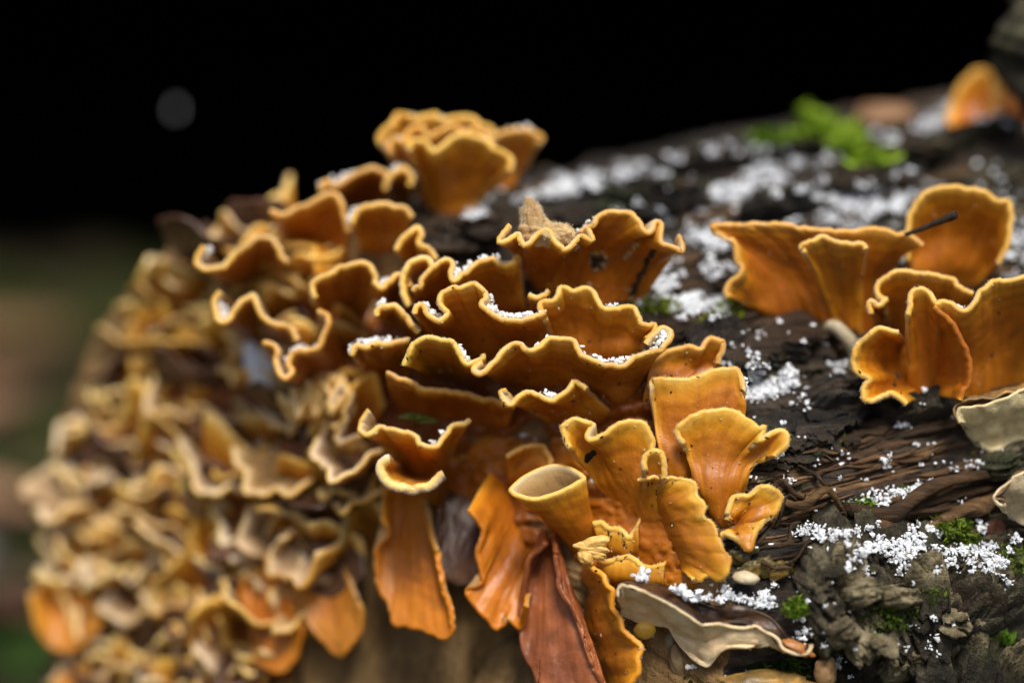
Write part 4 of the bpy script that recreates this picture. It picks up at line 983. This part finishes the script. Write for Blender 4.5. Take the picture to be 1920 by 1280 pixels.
# ------------------------------------------------------------------ pored brackets
def pored(label, Z, rim, under, back, rdz, bdz, tone_p, tone_c, seed):
    zx, zy, zs = Z
    cen_ = np.mean([(zx + a / zs, zy + b_ / zs) for a, b_ in rim], 0)
    t = thing('pored_bracket', P(cen_[0], cen_[1], bdz))
    tag(t, label, 'fungus')
    def sheet(nm, other, zo, mat, tone, th, fl, face):
        nU, nT = 90, 22
        r = catmull(np.array([(zx + a / zs, zy + b_ / zs) for a, b_ in rim]), nU); q = catmull(np.array([(zx + a / zs, zy + b_ / zs) for a, b_ in other]), nU)
        lo = smooth1(r, 8); G = np.zeros((nT, nU, 3))
        for i, tt in enumerate(np.linspace(0, 1, nT)):
            w = tt ** 2; xy = q * (1 - tt) + (lo * (1 - w) + r * w) * tt
            lim = np.array([hitdz(p_[0], p_[1], 1.0) for p_ in xy])
            G[i] = P(xy[:, 0], xy[:, 1], np.minimum(np.full(nU, zo * (1 - tt ** fl) + rdz * tt ** fl), smooth1(lim[:, None], 5)[:, 0] - 0.002))
        o, *_ = shell(nm, G, th, mat, face, None, parent=t, seed=seed, rough_amp=0.0005, lip=-0.35)
        o.color = (*tone, 1)
    sheet('pore_surface', under, bdz, M_PORE, tone_p, 0.0012, 1.3, -FWD - UP)
    sheet('cap', back, bdz * 0.8 + 0.002, M_CAP, tone_c, 0.0010, 1.0, UP - FWD * 0.3)
    return t
PORED = pored('cream pored bracket with wet dark brown cap and orange tip below the orange sheets', Z5,
      [(100, 668), (98, 640), (110, 612), (160, 628), (240, 655), (330, 700), (420, 755), (480, 795), (540, 790), (640, 795), (720, 805), (790, 845), (840, 905), (900, 928), (948, 905), (955, 880)],
      [(108, 742), (190, 778), (280, 795), (330, 810), (360, 860), (400, 920), (450, 965), (500, 985), (540, 930), (600, 900), (680, 900), (760, 880), (860, 900), (920, 900)],
      [(120, 600), (160, 592), (250, 605), (350, 640), (470, 690), (560, 715), (640, 712), (720, 730), (790, 765), (830, 810), (870, 860), (945, 885)], -0.009, 0.001, (1.35, 1.16, 0.9), (0.9, 0.85, 0.85), 4)
pored('greenish white pored bracket jutting below the front right orange clump', Z4,
      [(1230, 1120), (1215, 1080), (1226, 1048), (1290, 1034), (1370, 1024), (1440, 998), (1520, 972), (1600, 930)],
      [(1280, 1160), (1300, 1200), (1330, 1232), (1400, 1246), (1460, 1205), (1530, 1190), (1620, 1180)],
      [(1250, 1045), (1270, 1035), (1300, 1025), (1370, 1012), (1440, 985), (1520, 955), (1600, 910)], 0.002, 0.011, (1.1, 1.05, 0.78), (6.0, 6.2, 3.8), 14)
pored('small grey-white pored bracket on the bark beside the slanting strand', Z5,
      [(1830, 250), (1785, 225), (1800, 205), (1850, 160), (1880, 125), (1930, 110), (1980, 105)],
      [(1850, 290), (1880, 310), (1910, 340), (1940, 350), (1980, 340)], [(1810, 205), (1840, 180), (1870, 150), (1900, 122), (1980, 95)], -0.004, 0.004, (1.1, 1.02, 0.84), (4.5, 4.3, 3.4), 24)

# ------------------------------------------------------------------ small things
def blob(name, label, cat, c, rad, ax, mat, tone, seed=0.0, amp=0.18, sub=3, group=None, sub_parts=None):
    V, F = ico(sub)
    f = 1 + amp * fbm(V[:, 0] * 1.7 + seed, V[:, 1] * 1.7, V[:, 2] * 1.7 + seed, 4)
    a1 = np.array(ax, float); a1 /= np.linalg.norm(a1); a2 = np.cross(a1, [0.3, 0.9, 0.2]); a2 /= np.linalg.norm(a2); a3 = np.cross(a1, a2)
    W = c + (V[:, :1] * f[:, None] * rad[0]) * a1 + (V[:, 1:2] * f[:, None] * rad[1]) * a2 + (V[:, 2:] * f[:, None] * rad[2]) * a3
    o = mesh(name, W, F, mat)
    o.color = (*tone, 1)
    return tag(o, label, cat, group)
def hairs_on(o, N, L):
    me = o.data; nv = len(me.vertices); co = np.empty(nv * 3); no = np.empty(nv * 3); me.vertices.foreach_get('co', co); me.vertices.foreach_get('normal', no)
    co = co.reshape(-1, 3) + np.array(o['_o']); no = no.reshape(-1, 3); k = nrg.randint(0, nv, N)
    d = no[k] + nrg.normal(0, 0.35, (N, 3)); r = co[k] + nrg.normal(0, 0.0001, (N, 3)); w = np.cross(d, FWD + nrg.normal(0, .3, (N, 3))); w /= np.linalg.norm(w, axis=1)[:, None]
    V = np.stack([r - w * 3e-5, r + w * 3e-5, r + d * L * nrg.uniform(.4, 1.2, (N, 1))], 1).reshape(-1, 3)
    mesh('fringe_hairs', V, np.arange(3 * N).reshape(-1, 3), M_FUZZ, o)['kind'] = 'stuff'
hairs_on(blob('fungus_lump', 'tapered tan fuzzy lump standing inside the scalloped orange lobe', 'fungus', P(1000, 420, .007), (0.0044, 0.0022, 0.0020), UP * 1 - RIGHT * 0.15, M_GRUB, (0.80, 0.64, 0.42), 3, 0.4, 4), 2500, 0.0004)
hairs_on(blob('fungus_lump', 'low cream fuzzy lump beside the tapered one', 'fungus', P(1036, 438, .006), (0.0042, 0.0026, 0.0024), RIGHT + UP * -0.2, M_GRUB, (0.95, 0.82, 0.56), 6, 0.75, 4), 2500, 0.0004)
blob('cocoon', 'tan pupa-shaped pellet under the dark-capped pored bracket', 'pellet', P(1271, 1240, .002), (0.0032, 0.0017, 0.0017), UP - RIGHT * 0.25, M_GRUB, (0.55, 0.48, 0.38), 9, 0.18)
blob('cocoon', 'small grey pellet above the tan pupa-shaped one', 'pellet', P(1256, 1200, .003), (0.0017, 0.0011, 0.0011), UP + RIGHT * 0.2, M_GRUB, (0.5, 0.5, 0.48), 2, 0.2)
blob('nut', 'rounded red-brown seed husk stuck on the bark by the moss', 'seed', surf(1858, 990, .002), (0.0026, 0.0017, 0.0016), UP + RIGHT * 0.35, M_TWIG, (3.4, 1.9, 1.5), 8, 0.15)
blob('fungus_button', 'round orange button peeping out under the dark-capped pored bracket', 'fungus', P(1209, 1181, .001), (0.0021, 0.0019, 0.0012), RIGHT, M_FUN, (1.1, 1.15, 1.0), 1, 0.08)
blob('fungus_button', 'white flat button in the olive jelly beside the orange sheet', 'fungus', surf(1388, 1092, .0035), (0.0024, 0.0011, 0.0016), RIGHT - UP * 0.1, M_GRUB, (1.1, 1.15, 1.15), 12, 0.15)
tip = blob('cap_tip', 'rusty orange swollen tip', None, P(1495, 1214, -.0085), (0.0030, 0.0009, 0.0012), RIGHT - UP * 0.5, M_FUN, (0.5, 0.36, 0.5), 31, 0.4)
tip.parent = PORED; tip.location = np.array(tip['_o']) - np.array(PORED['_o'])
for i, (x, y, r, lab) in enumerate(((1415, 1070, 0.0034, 'olive jelly lump behind the white button'), (1452, 1062, 0.0030, 'yellow-green jelly lump beside the broken bark'), (1385, 1035, 0.0030, 'dark green jelly lump against the orange sheet'), (1425, 905, 0.0018, 'small green jelly bead above the hanging orange lobe'))):
    blob('jelly_lump', lab, 'fungus', surf(x, y, .001), (r, r * 0.55, r * 0.35), RIGHT + UP * 0.3, M_CAP, ((2.6, 3.3, 1.2), (3.2, 3.6, 1.2), (1.2, 1.6, 0.7), (1.6, 2.0, 0.8))[i], i * 4.4, 0.9)
blob('yellow_lobe', 'long pale yellow-green lobe at the foot of the bark', 'fungus', P(1440, 1278, -.006), (0.0085, 0.0016, 0.003), RIGHT - UP * 0.05, M_CAP, (6, 6.4, 3.0), 5, 0.5)
blob('bark_crumb', 'tan and cream crumb at the base of the grey bark', 'bark', P(1549, 1258, -.004), (0.0028, 0.002, 0.002), UP, M_GRUB, (0.55, 0.42, 0.28), 17, 0.5)
blob('bark_crumb', 'tan bark crumb resting on the mossy far crest', 'bark', surf(1640, 222, .003), (0.0065, 0.0026, 0.004), RIGHT, M_LEAF, (1.1, 1.0, 0.9), 21, 0.3)
# wounds and specks on the brackets in front
def crumbs(owner, name, spots_, mat, tone, label=None):
    me = owner.data; co = np.empty(len(me.vertices) * 3); me.vertices.foreach_get('co', co); o0 = np.array(owner['_o'])
    bv = BVHTree.FromPolygons((co.reshape(-1, 3) + o0).tolist(), [tuple(p_.vertices) for p_ in me.polygons])
    Vs, Fs, k = [], [], 0; V0, F0_ = ico(1)
    for x, y, r in spots_:
        d = P(x, y, 0.0) - CAM; d /= np.linalg.norm(d)
        lc, n_, _, _ = bv.ray_cast(Vector(CAM), Vector(d))
        if lc is None: continue
        n_ = np.array(n_); f = V0 * (1 + 0.5 * nrg.rand(len(V0), 1)) * r; f = f - 0.55 * (f @ n_)[:, None] * n_
        Vs.append(np.array(lc) + f); Fs.append(F0_ + k); k += len(V0)
    if not Vs: return
    o = mesh(name, np.vstack(Vs), np.vstack(Fs), mat, owner); o.color = (*tone, 1)
    if label: o['label'] = label
crumbs(SCARRED, 'scar', [(1121 + rnd.gauss(0, 5), 489 + rnd.gauss(0, 5), 0.0005) for _ in range(14)], M_TWIG, (0.5, 0.45, 0.4), 'dark hole in the orange flesh')
crumbs(SCARRED, 'scar_rim', [(1121 + 15 * math.cos(i * .33) + rnd.gauss(0, 2), 488 + 15 * math.sin(i * .33) + rnd.gauss(0, 3), rnd.uniform(.0002, .0005)) for i in range(26)], M_GRUB, (0.6, 0.5, 0.36), 'crumbly tan ring round the hole')
crumbs(SCARRED, 'crust_speck', [(1172 + i * 2.3 + rnd.gauss(0, 2), 484 - i * 2.6 + rnd.gauss(0, 2), rnd.uniform(.0002, .0004)) for i in range(11)] + [(1184, 560, .0004), (1180, 545, .0003), (1105, 535, .0005), (1000, 508, .0005)], M_GRUB, (0.9, 0.75, 0.55))
crumbs(SCARRED, 'dark_streak', [(1222 - i * 2.2 + rnd.gauss(0, 2), 470 + i * 5, rnd.uniform(.0003, .0006)) for i in range(17)], M_TWIG, (0.9, 0.8, 0.6))
crumbs(HEART, 'dark_speck', [(1104 + rnd.gauss(0, 3), 850 + i * 1.5 + rnd.gauss(0, 2), .0005) for i in range(9)], M_TWIG, (0.3, 0.3, 0.3), 'black speck on the orange flesh')
for i, (x, y, rx, ry, an) in enumerate(((1118, 1016, .0026, .0012, .2), (1108, 1026, .0030, .0011, -.1), (1112, 1036, .0026, .0011, -.35), (1098, 1046, .0014, .0016, .3))):
    blob('curled_lobe', 'small cream-orange curled lobe at the foot of the trumpet cup', 'fungus', P(x, y, -0.001), (rx, ry, ry), RIGHT + UP * an, M_FUN, (0.95, 1.05, 1.6), i * 7.7, 0.35, 3, 'curled lobes at the foot of the trumpet cup')

near = [o for o in bpy.data.objects if o.name.startswith('bracket_fungus') and any(ch.name.startswith('fringe_hairs') for ch in o.children)]
for o in near:
    me = o.data; nv = len(me.vertices); co = np.empty(nv * 3); no = np.empty(nv * 3); me.vertices.foreach_get('co', co); me.vertices.foreach_get('normal', no)
    co = co.reshape(-1, 3) + np.array(o['_o']); no = no.reshape(-1, 3)
    for nm, mt, tn, cnt, sz in (('lint_speck', M_GRUB, (1.1, 1.1, 1.05), 9, 0.00013), ('dirt_speck', M_TWIG, (0.8, 0.7, 0.6), 8, 0.00017)):
        V0, F0_ = ico(0); Vs, Fs = [], []
        for q, k in enumerate(nrg.randint(0, nv // 2, cnt)):
            ax_ = nrg.normal(0, 1, 3); ax_ /= np.linalg.norm(ax_)
            Vs.append(co[k] + no[k] * sz * 0.3 + V0 * sz * nrg.uniform(0.5, 1.4) + (V0 @ ax_)[:, None] * ax_ * sz * nrg.uniform(0, 3)); Fs.append(F0_ + q * len(V0))
        s_ = mesh(nm, np.vstack(Vs), np.vstack(Fs), mt, o); s_.color = (*tn, 1); s_['kind'] = 'stuff'

# ------------------------------------------------------------------ moss tufts
def tuft(label, centres, mat, tone, n_leaf=240, L=0.0022, rad=0.004, group=None, cat='moss', name='moss_tuft', wide=0.22):
    Vs, Fs, k = [], [], 0
    for c, nrm in centres:
        for i in range(n_leaf):
            a = rnd.uniform(0, 6.28); rr_ = rad * math.sqrt(rnd.random())
            side = np.cross(nrm, [0.2, 0.5, 0.9]); side /= np.linalg.norm(side); s2 = np.cross(nrm, side)
            root = c + side * math.cos(a) * rr_ + s2 * math.sin(a) * rr_ + nrm * 0.0008 * (1 - rr_ / rad)
            d = nrm + ZUP * 0.5 + np.array([rnd.gauss(0, .5), rnd.gauss(0, .5), rnd.gauss(0, .3)]); d /= np.linalg.norm(d)
            w = np.cross(d, [rnd.gauss(0, 1), rnd.gauss(0, 1), rnd.gauss(0, 1)]); w /= np.linalg.norm(w)
            l = L * rnd.uniform(0.5, 1.2)
            bend = np.array([rnd.gauss(0, .3), rnd.gauss(0, .3), -0.1]) * l
            Vs += [root, root + d * l * 0.5 + w * l * wide, root + d * l + bend, root + d * l * 0.5 - w * l * wide]
            Fs.append((k, k + 1, k + 2, k + 3)); k += 4
    o = mesh(name, np.array(Vs), np.array(Fs), mat, smooth=False); o.color = (*tone, 1)
    return tag(o, label, cat, group)
def hn(x, y, off=0.0):
    h = hit(x, y); nn = h[1]; return (h[0] + nn * off, nn)
tuft('bright green moss tuft at the edge of the snow beside the orange wood', [hn(1600, 950), hn(1615, 946), hn(1628, 950)], M_MOSS, (1.1, 1.1, 1), 160, 0.0016, 0.0016)
tuft('olive moss cushion beside the red-brown seed husk', [hn(1770, 1000, .002), hn(1790, 995, .002), hn(1805, 1005, .002), hn(1780, 985, .003)], M_MOSS, (0.65, 0.6, 0.7), 170, 0.002, 0.0024)
tuft('small moss tuft beside the snow behind the dark cap', [hn(1482, 1148, .003), hn(1492, 1152, .003)], M_MOSS, (0.9, 0.9, 1), 170, 0.0016, 0.002)
tuft('moss tuft under the small grey-white pored bracket', [hn(1888, 905, .002), hn(1896, 895, .002)], M_MOSS, (0.8, 0.8, 1), 150, 0.0018, 0.002)
tuft('strip of yellow-green moss among the snow between the funnel and the wide bracket', [hn(x, y, .001) for x, y in ((1210, 574), (1225, 578), (1240, 580), (1256, 584), (1345, 592), (1360, 585), (1375, 592), (1330, 600), (1320, 604))], M_MOSS, (1.35, 1.05, 0.9), 60, 0.0013, 0.0022)
tuft('bright moss growing on the far crest of the log, rounded', [hn(1400 + rnd.uniform(0, 60), 262 + rnd.uniform(0, 34), .001) for _ in range(14)], M_MOSS, (1.1, 1.15, 1), 16, 0.0035, 0.0022)
tuft('bright moss trailing down the far crest of the log', [hn(1510 + 120 * t_ + rnd.gauss(0, 14), 250 + 66 * t_ ** 2 + rnd.gauss(0, 9), .001) for t_ in np.linspace(0, 1.1, 34)], M_MOSS, (1.35, 1.3, 1), 14, 0.0036, 0.0020)
tuft('sparse green moss flecks in the cracks of the dark wood', [hn(rnd.uniform(1400, 1900), rnd.uniform(620, 1020), .0005) for _ in range(26)], M_MOSS, (0.5, 0.45, 0.5), 14, 0.0009, 0.0016)
tuft('dark green moss mat under the dark-capped pored bracket', [(P(x, y, .001), -FWD + UP * .5) for x, y in ((1375, 1245), (1395, 1255), (1420, 1250), (1345, 1262), (1330, 1275), (1450, 1255), (1480, 1245))], M_MOSS, (0.30, 0.30, 0.5), 220, 0.0018, 0.0042)
tuft('star-shaped moss sprig at the foot of the grey bark', [hn(1880, 1248, .005)], M_MOSS, (0.6, 0.7, 0.8), 60, 0.003, 0.0012)
tuft('dark moss film over the broken grey bark', [hn(x, y, .0065) for x, y in ((1640, 1175), (1665, 1165), (1690, 1170), (1745, 1140), (1900, 1120), (1875, 1080))], M_MOSS, (0.5, 0.5, 0.6), 70, 0.0013, 0.0030)
tuft('yellow-green moss in the cup of the cream-rimmed bracket', [(P(x, y, .013), UP) for x, y in ((770, 786), (785, 788), (798, 794))], M_MOSS, (0.30, 0.22, 0.3), 220, 0.0009, 0.0022)

# ------------------------------------------------------------------ snow
ICO = ico(0); ICO1 = ico(1)
def snow_mesh(name, grains, label, seed):
    rs = np.random.RandomState(seed)
    V0, F0_ = ICO
    N = len(grains); c = np.array([g_[0] for g_ in grains]); s_ = np.array([g_[1] for g_ in grains])
    j = 1 + rs.uniform(-0.55, 0.75, (N, len(V0), 1))
    st = rs.uniform(0.45, 1.5, (N, 1, 3))
    V = c[:, None] + V0[None] * j * st * s_[:, None, None]
    F = (F0_[None] + (np.arange(N) * len(V0))[:, None, None]).reshape(-1, 3)
    o = mesh(name, V.reshape(-1, 3), F, M_SNOW, smooth=False)
    return tag(o, label, 'snow', kind='stuff')
# all surfaces of the log with its plates, for settling
dg = bpy.context.evaluated_depsgraph_get()
vv, ff, off = [], [], 0
for ob in list(log.children):
    if ob.name.startswith(('trunk', 'cut', 'bark', 'splinter')):
        me = ob.data; n_ = len(me.vertices); co = np.empty(n_ * 3); me.vertices.foreach_get('co', co)
        vv.append(co.reshape(-1, 3) + log_origin)
        k = len(me.polygons); li = np.empty(len(me.loops), int); me.loops.foreach_get('vertex_index', li)
        ff.append(li.reshape(k, -1) + off); off += n_
BV2 = BVHTree.FromPolygons(np.vstack(vv).tolist(), np.vstack(ff).tolist())
def drop(px, py):
    d = P(px, py, 0.0) - CAM; d = d / np.linalg.norm(d)
    loc, n, i, ds = BV2.ray_cast(Vector(CAM), Vector(d))
    if loc is None: return None
    n = np.array(n); n = -n if n @ d > 0 else n
    return np.array(loc), n
PATCH = [  # centre, half width, half height, slope, clumps, grains per clump
 (1640, 935, 55, 16, -.1, 26, 9), (1720, 918, 60, 12, -.2, 26, 7), (1530, 1000, 35, 16, .1, 26, 9), (1600, 1000, 40, 14, -.1, 18, 7), (1660, 1035, 55, 26, .2, 44, 10), (1720, 1020, 50, 20, .1, 30, 9),
 (1830, 1040, 50, 36, .2, 50, 9), (1790, 1050, 50, 20, .0, 16, 6), (1870, 1070, 40, 20, .1, 18, 7), (1430, 1125, 26, 30, .0, 30, 10), (1505, 1180, 22, 26, .2, 12, 7), (1380, 1120, 34, 9, .2, 20, 7),
 (1760, 995, 18, 16, 0, 10, 8), (1840, 995, 24, 12, 0, 8, 6), (1570, 1010, 26, 14, 0, 12, 8), (1430, 735, 48, 14, -.25, 40, 8), (1475, 715, 16, 16, 0, 12, 8), (1410, 700, 16, 20, 0, 8, 6),
 (1690, 795, 26, 22, 0, 14, 6), (1570, 690, 22, 8, 0, 9, 6), (1300, 570, 70, 30, .05, 110, 9), (1340, 480, 40, 36, .2, 50, 9), (1310, 430, 30, 22, 0, 14, 7), (1370, 360, 60, 14, 0, 60, 11), (1440, 340, 50, 22, 0, 34, 9),
 (1600, 395, 100, 34, -.25, 130, 10), (1680, 375, 40, 26, 0, 40, 9), (1450, 300, 60, 14, 0, 60, 11), (1080, 350, 90, 12, -.25, 120, 9), (1250, 312, 90, 14, -.18, 110, 9), (1370, 285, 50, 10, -.1, 46, 9),
 (1780, 225, 110, 14, -.05, 90, 9), (1700, 260, 60, 16, 0, 24, 8), (1230, 400, 60, 16, 0, 26, 7), (1150, 420, 60, 14, 0, 16, 6), (890, 405, 30, 14, 0, 18, 9), (920, 380, 24, 16, 0, 14, 8), (1860, 490, 60, 40, -.2, 60, 9),
 (1910, 440, 30, 40, 0, 24, 8), (1620, 1060, 40, 30, .3, 16, 6), (1700, 1075, 50, 20, 0, 16, 6), (1740, 1230, 18, 22, 0, 6, 5), (1740, 1100, 60, 16, 0, 8, 5), (1640, 905, 40, 20, 0, 6, 4), (1560, 870, 60, 40, 0, 6, 3),
 (1480, 900, 26, 26, 0, 7, 4), (1500, 760, 40, 20, 0, 5, 4), (1660, 870, 14, 16, 0, 5, 5), (1400, 660, 60, 30, 0, 7, 4), (1900, 240, 30, 10, 0, 20, 8), (1250, 470, 20, 30, 0, 12, 8), (1810, 870, 60, 30, 0, 6, 4),
 (1560, 300, 80, 20, 0, 20, 7), (1500, 350, 60, 18, 0, 24, 8), (1250, 540, 30, 14, 0, 22, 8), (1900, 1000, 20, 40, 0, 8, 6), (1540, 1180, 20, 60, 0, 8, 5), (1560, 1240, 30, 20, 0, 5, 6), (1680, 1160, 120, 60, 0, 8, 4)]
for cx, cy, hw, hh, sl_, nc, gpc in PATCH:
    if cy > 880: nc = int(nc * 0.62)
    if cy < 520: nc = int(nc * 0.5); hh *= 1.3; hw *= 1.1
    for _ in range(nc):
        x = cx + rnd.gauss(0, 0.5) * hw; y = cy + rnd.gauss(0, 0.5) * hh + sl_ * (x - cx)
        h = drop(x, y)
        if h is None: continue
        p, n = h
        if n[2] < -0.1: continue
        sp = rnd.uniform(0.0003, 0.0009)
        for k in range(max(1, int(rnd.gauss(gpc * 1.7, 3)))):
            q = p + np.array([rnd.gauss(0, 1), rnd.gauss(0, 1), 0]) * sp + ZUP * abs(rnd.gauss(0, 0.00055)) + n * 0.00015
            SNOW_L.append((q, min(0.0006, 0.00013 + abs(rnd.gauss(0, 0.00012)))))
for _ in range(420):          # loose grains everywhere on the upper side
    x, y = rnd.uniform(960, 1920), rnd.uniform(300, 1270)
    h = drop(x, y)
    if h is None or h[1][2] < 0.1: continue
    for k in range(rnd.choice((1, 1, 2, 4))):
        SNOW_L.append((h[0] + h[1] * 0.0002 + np.array([rnd.gauss(0, 1), rnd.gauss(0, 1), 0]) * 0.0004, rnd.uniform(0.00016, 0.0004)))
for x, y, n_ in ((1203, 1086, 40), (1275, 1112, 16), (1290, 1118, 26), (1303, 1124, 22), (1330, 1126, 12), (1352, 1128, 16), (1262, 1106, 8)):
    c = P(x, y, -0.006)
    for k in range(n_): SNOW_F.append((c + np.array([rnd.gauss(0, .0006), rnd.gauss(0, .0006), abs(rnd.gauss(0, .0006))]), rnd.uniform(.0002, .0005)))
snow_mesh('snow_grains', SNOW_L, 'loose white snow grains scattered over the bark and wood of the log', 5)
snow_mesh('snow_grains', SNOW_F, 'loose white snow grains caught on the rims and cups of the fungi', 6)
# snow lump wedged deep among the shaded brackets
h = hit(520, 725)
blob('snow_lump', 'blue-white lump of snow wedged beside the twisted orange cup', 'snow', h[0] + h[1] * 0.004, (0.009, 0.0035, 0.0035), UP - RIGHT * 0.4, M_SNOW, (1, 1, 1), 3, 0.25)
# one snowflake falling behind the log
fc3 = P(330, 205, 0.16); Vs, Fs, k = [], [], 0
for i in range(6):
    a = i * math.pi / 3; d = RIGHT * math.cos(a) * 0.4 + UP * math.sin(a) + FWD * 0.3 * math.cos(a)
    for (b0, b1, r0) in ((0, 0.0018, 0.00016), (0.0009, 0.0015, 0.00014)):
        sdv = np.cross(d, FWD); sdv /= np.linalg.norm(sdv)
        for sgn in ((0,) if b0 == 0 else (-1, 1)):
            e0 = fc3 + d * b0; e1 = fc3 + d * b1 + sdv * sgn * 0.0011
            q = np.array([e0 - sdv * r0, e0 - FWD * r0, e0 + sdv * r0, e0 + FWD * r0, e1])
            Vs.append(q); Fs += [(k, k + 1, k + 4), (k + 1, k + 2, k + 4), (k + 2, k + 3, k + 4), (k + 3, k, k + 4)]; k += 5
tag(mesh('snowflake', np.vstack(Vs), np.array(Fs), M_SNOW, smooth=False), 'single snowflake falling in front of the added black bank', 'snowflake')

# ------------------------------------------------------------------ forest floor behind: leaves, stones, sticks, moss cushions
def leaf(x, y, L, rot, tone, label, group):
    n, m = 17, 9
    t = np.linspace(0, 1, n)[:, None]; s_ = np.linspace(-1, 1, m)[None]
    w = 0.30 * L * np.sin(math.pi * t ** 0.8) ** 0.8
    lx = t * L + 0 * s_; ly = s_ * w * (1 + 0.06 * np.sin(t * 40)); ph = rnd.uniform(0, 6)
    lz = 0.18 * L * np.sin(t * 3 + ph) * 0.5 + 0.12 * L * s_ ** 2 * np.sin(ph + 2 * t) + 0.012 * L * np.cos(t * 40 - np.abs(s_) * 6)
    c, s2 = math.cos(rot), math.sin(rot)
    z0 = float(ground_z(np.array(x), np.array(y)))
    V = np.stack([x + lx * c - ly * s2, y + lx * s2 + ly * c, z0 + 0.006 + lz - lz.min()], -1)
    V2 = V - np.array([0, 0, 0.0006]); VV = np.vstack([V, V2[::-1]])
    o = mesh('fallen_leaf', VV, grid_faces(2 * n, m), M_LEAF); o.color = (*tone, 1)
    return tag(o, label, 'leaf', group)
for i in range(22):
    x, y = rnd.uniform(-0.42, 0.0), rnd.uniform(0.15, 0.42); t = rnd.uniform(0.12, 0.4)
    leaf(x, y, rnd.uniform(0.025, 0.045), rnd.uniform(0, 6.28), (t, t * rnd.uniform(0.85, 1), t * rnd.uniform(0.8, 1.1)), 'dark brown dead leaf lying on the forest floor behind the log', 'dead leaves on the forest floor')
leaf(-0.20, 0.37, 0.05, 0.5, (1.1, 0.95, 1.0), 'pinkish brown dead leaf before the barkless stick', None)
leaf(-0.18, 0.285, 0.045, 0.2, (1.3, 1.2, 1.2), 'pale brown dead leaf beside the pale stone', None)
leaf(-0.15, 0.19, 0.04, 1.0, (0.5, 0.4, 0.42), 'red-brown dead leaf close behind the log foot', None)
def floor_z(x, y): return float(ground_z(np.array(x), np.array(y)))
blob('stone', 'pale grey stone among the moss behind the log', 'stone', np.array([-0.162, 0.262, floor_z(-.162, .262) + .006]), (.012, .009, .008), (1, .3, 0), M_STONE, (1.0, 1.0, 1.0), 3.1, 0.25)
for i in range(40):
    band = i % 4
    x = rnd.uniform(-0.42, -0.08)
    y = (rnd.uniform(0.50, 0.57), rnd.uniform(0.48, 0.56), rnd.uniform(0.31, 0.34), rnd.uniform(0.20, 0.24))[band]
    tn = ((0.26, 0.21, 0.5), (0.26, 0.21, 0.5), (0.26, 0.32, 0.8), (0.26, 0.34, 0.8))[band]
    z0 = floor_z(x, y)
    tuft('green moss cushion on the floor %s' % ('under the added bank' if band < 2 else 'between the dead leaves' if band == 2 else 'close behind the log'), [(np.array([x + rnd.gauss(0, .014), y + rnd.gauss(0, .010), z0 + 0.002]), ZUP) for _ in range(5)], M_MOSS, tn, 80, 0.008, 0.016,
         'moss cushions on the forest floor')
branch('stick', 'pale barkless stick lying on the floor before the added dark bank', [np.array([-0.36, .46, .006]), np.array([-0.28, .463, .010]), np.array([-.22, .466, .012]), np.array([-.158, .47, .010])], [.006, .0095, .010, .006], M_LEAF, (0.75, 0.72, 0.55), 'stick', seed=4)

for ob in bpy.data.objects:
    for k_ in ('_o', '_u'):
        if k_ in ob.keys(): del ob[k_]
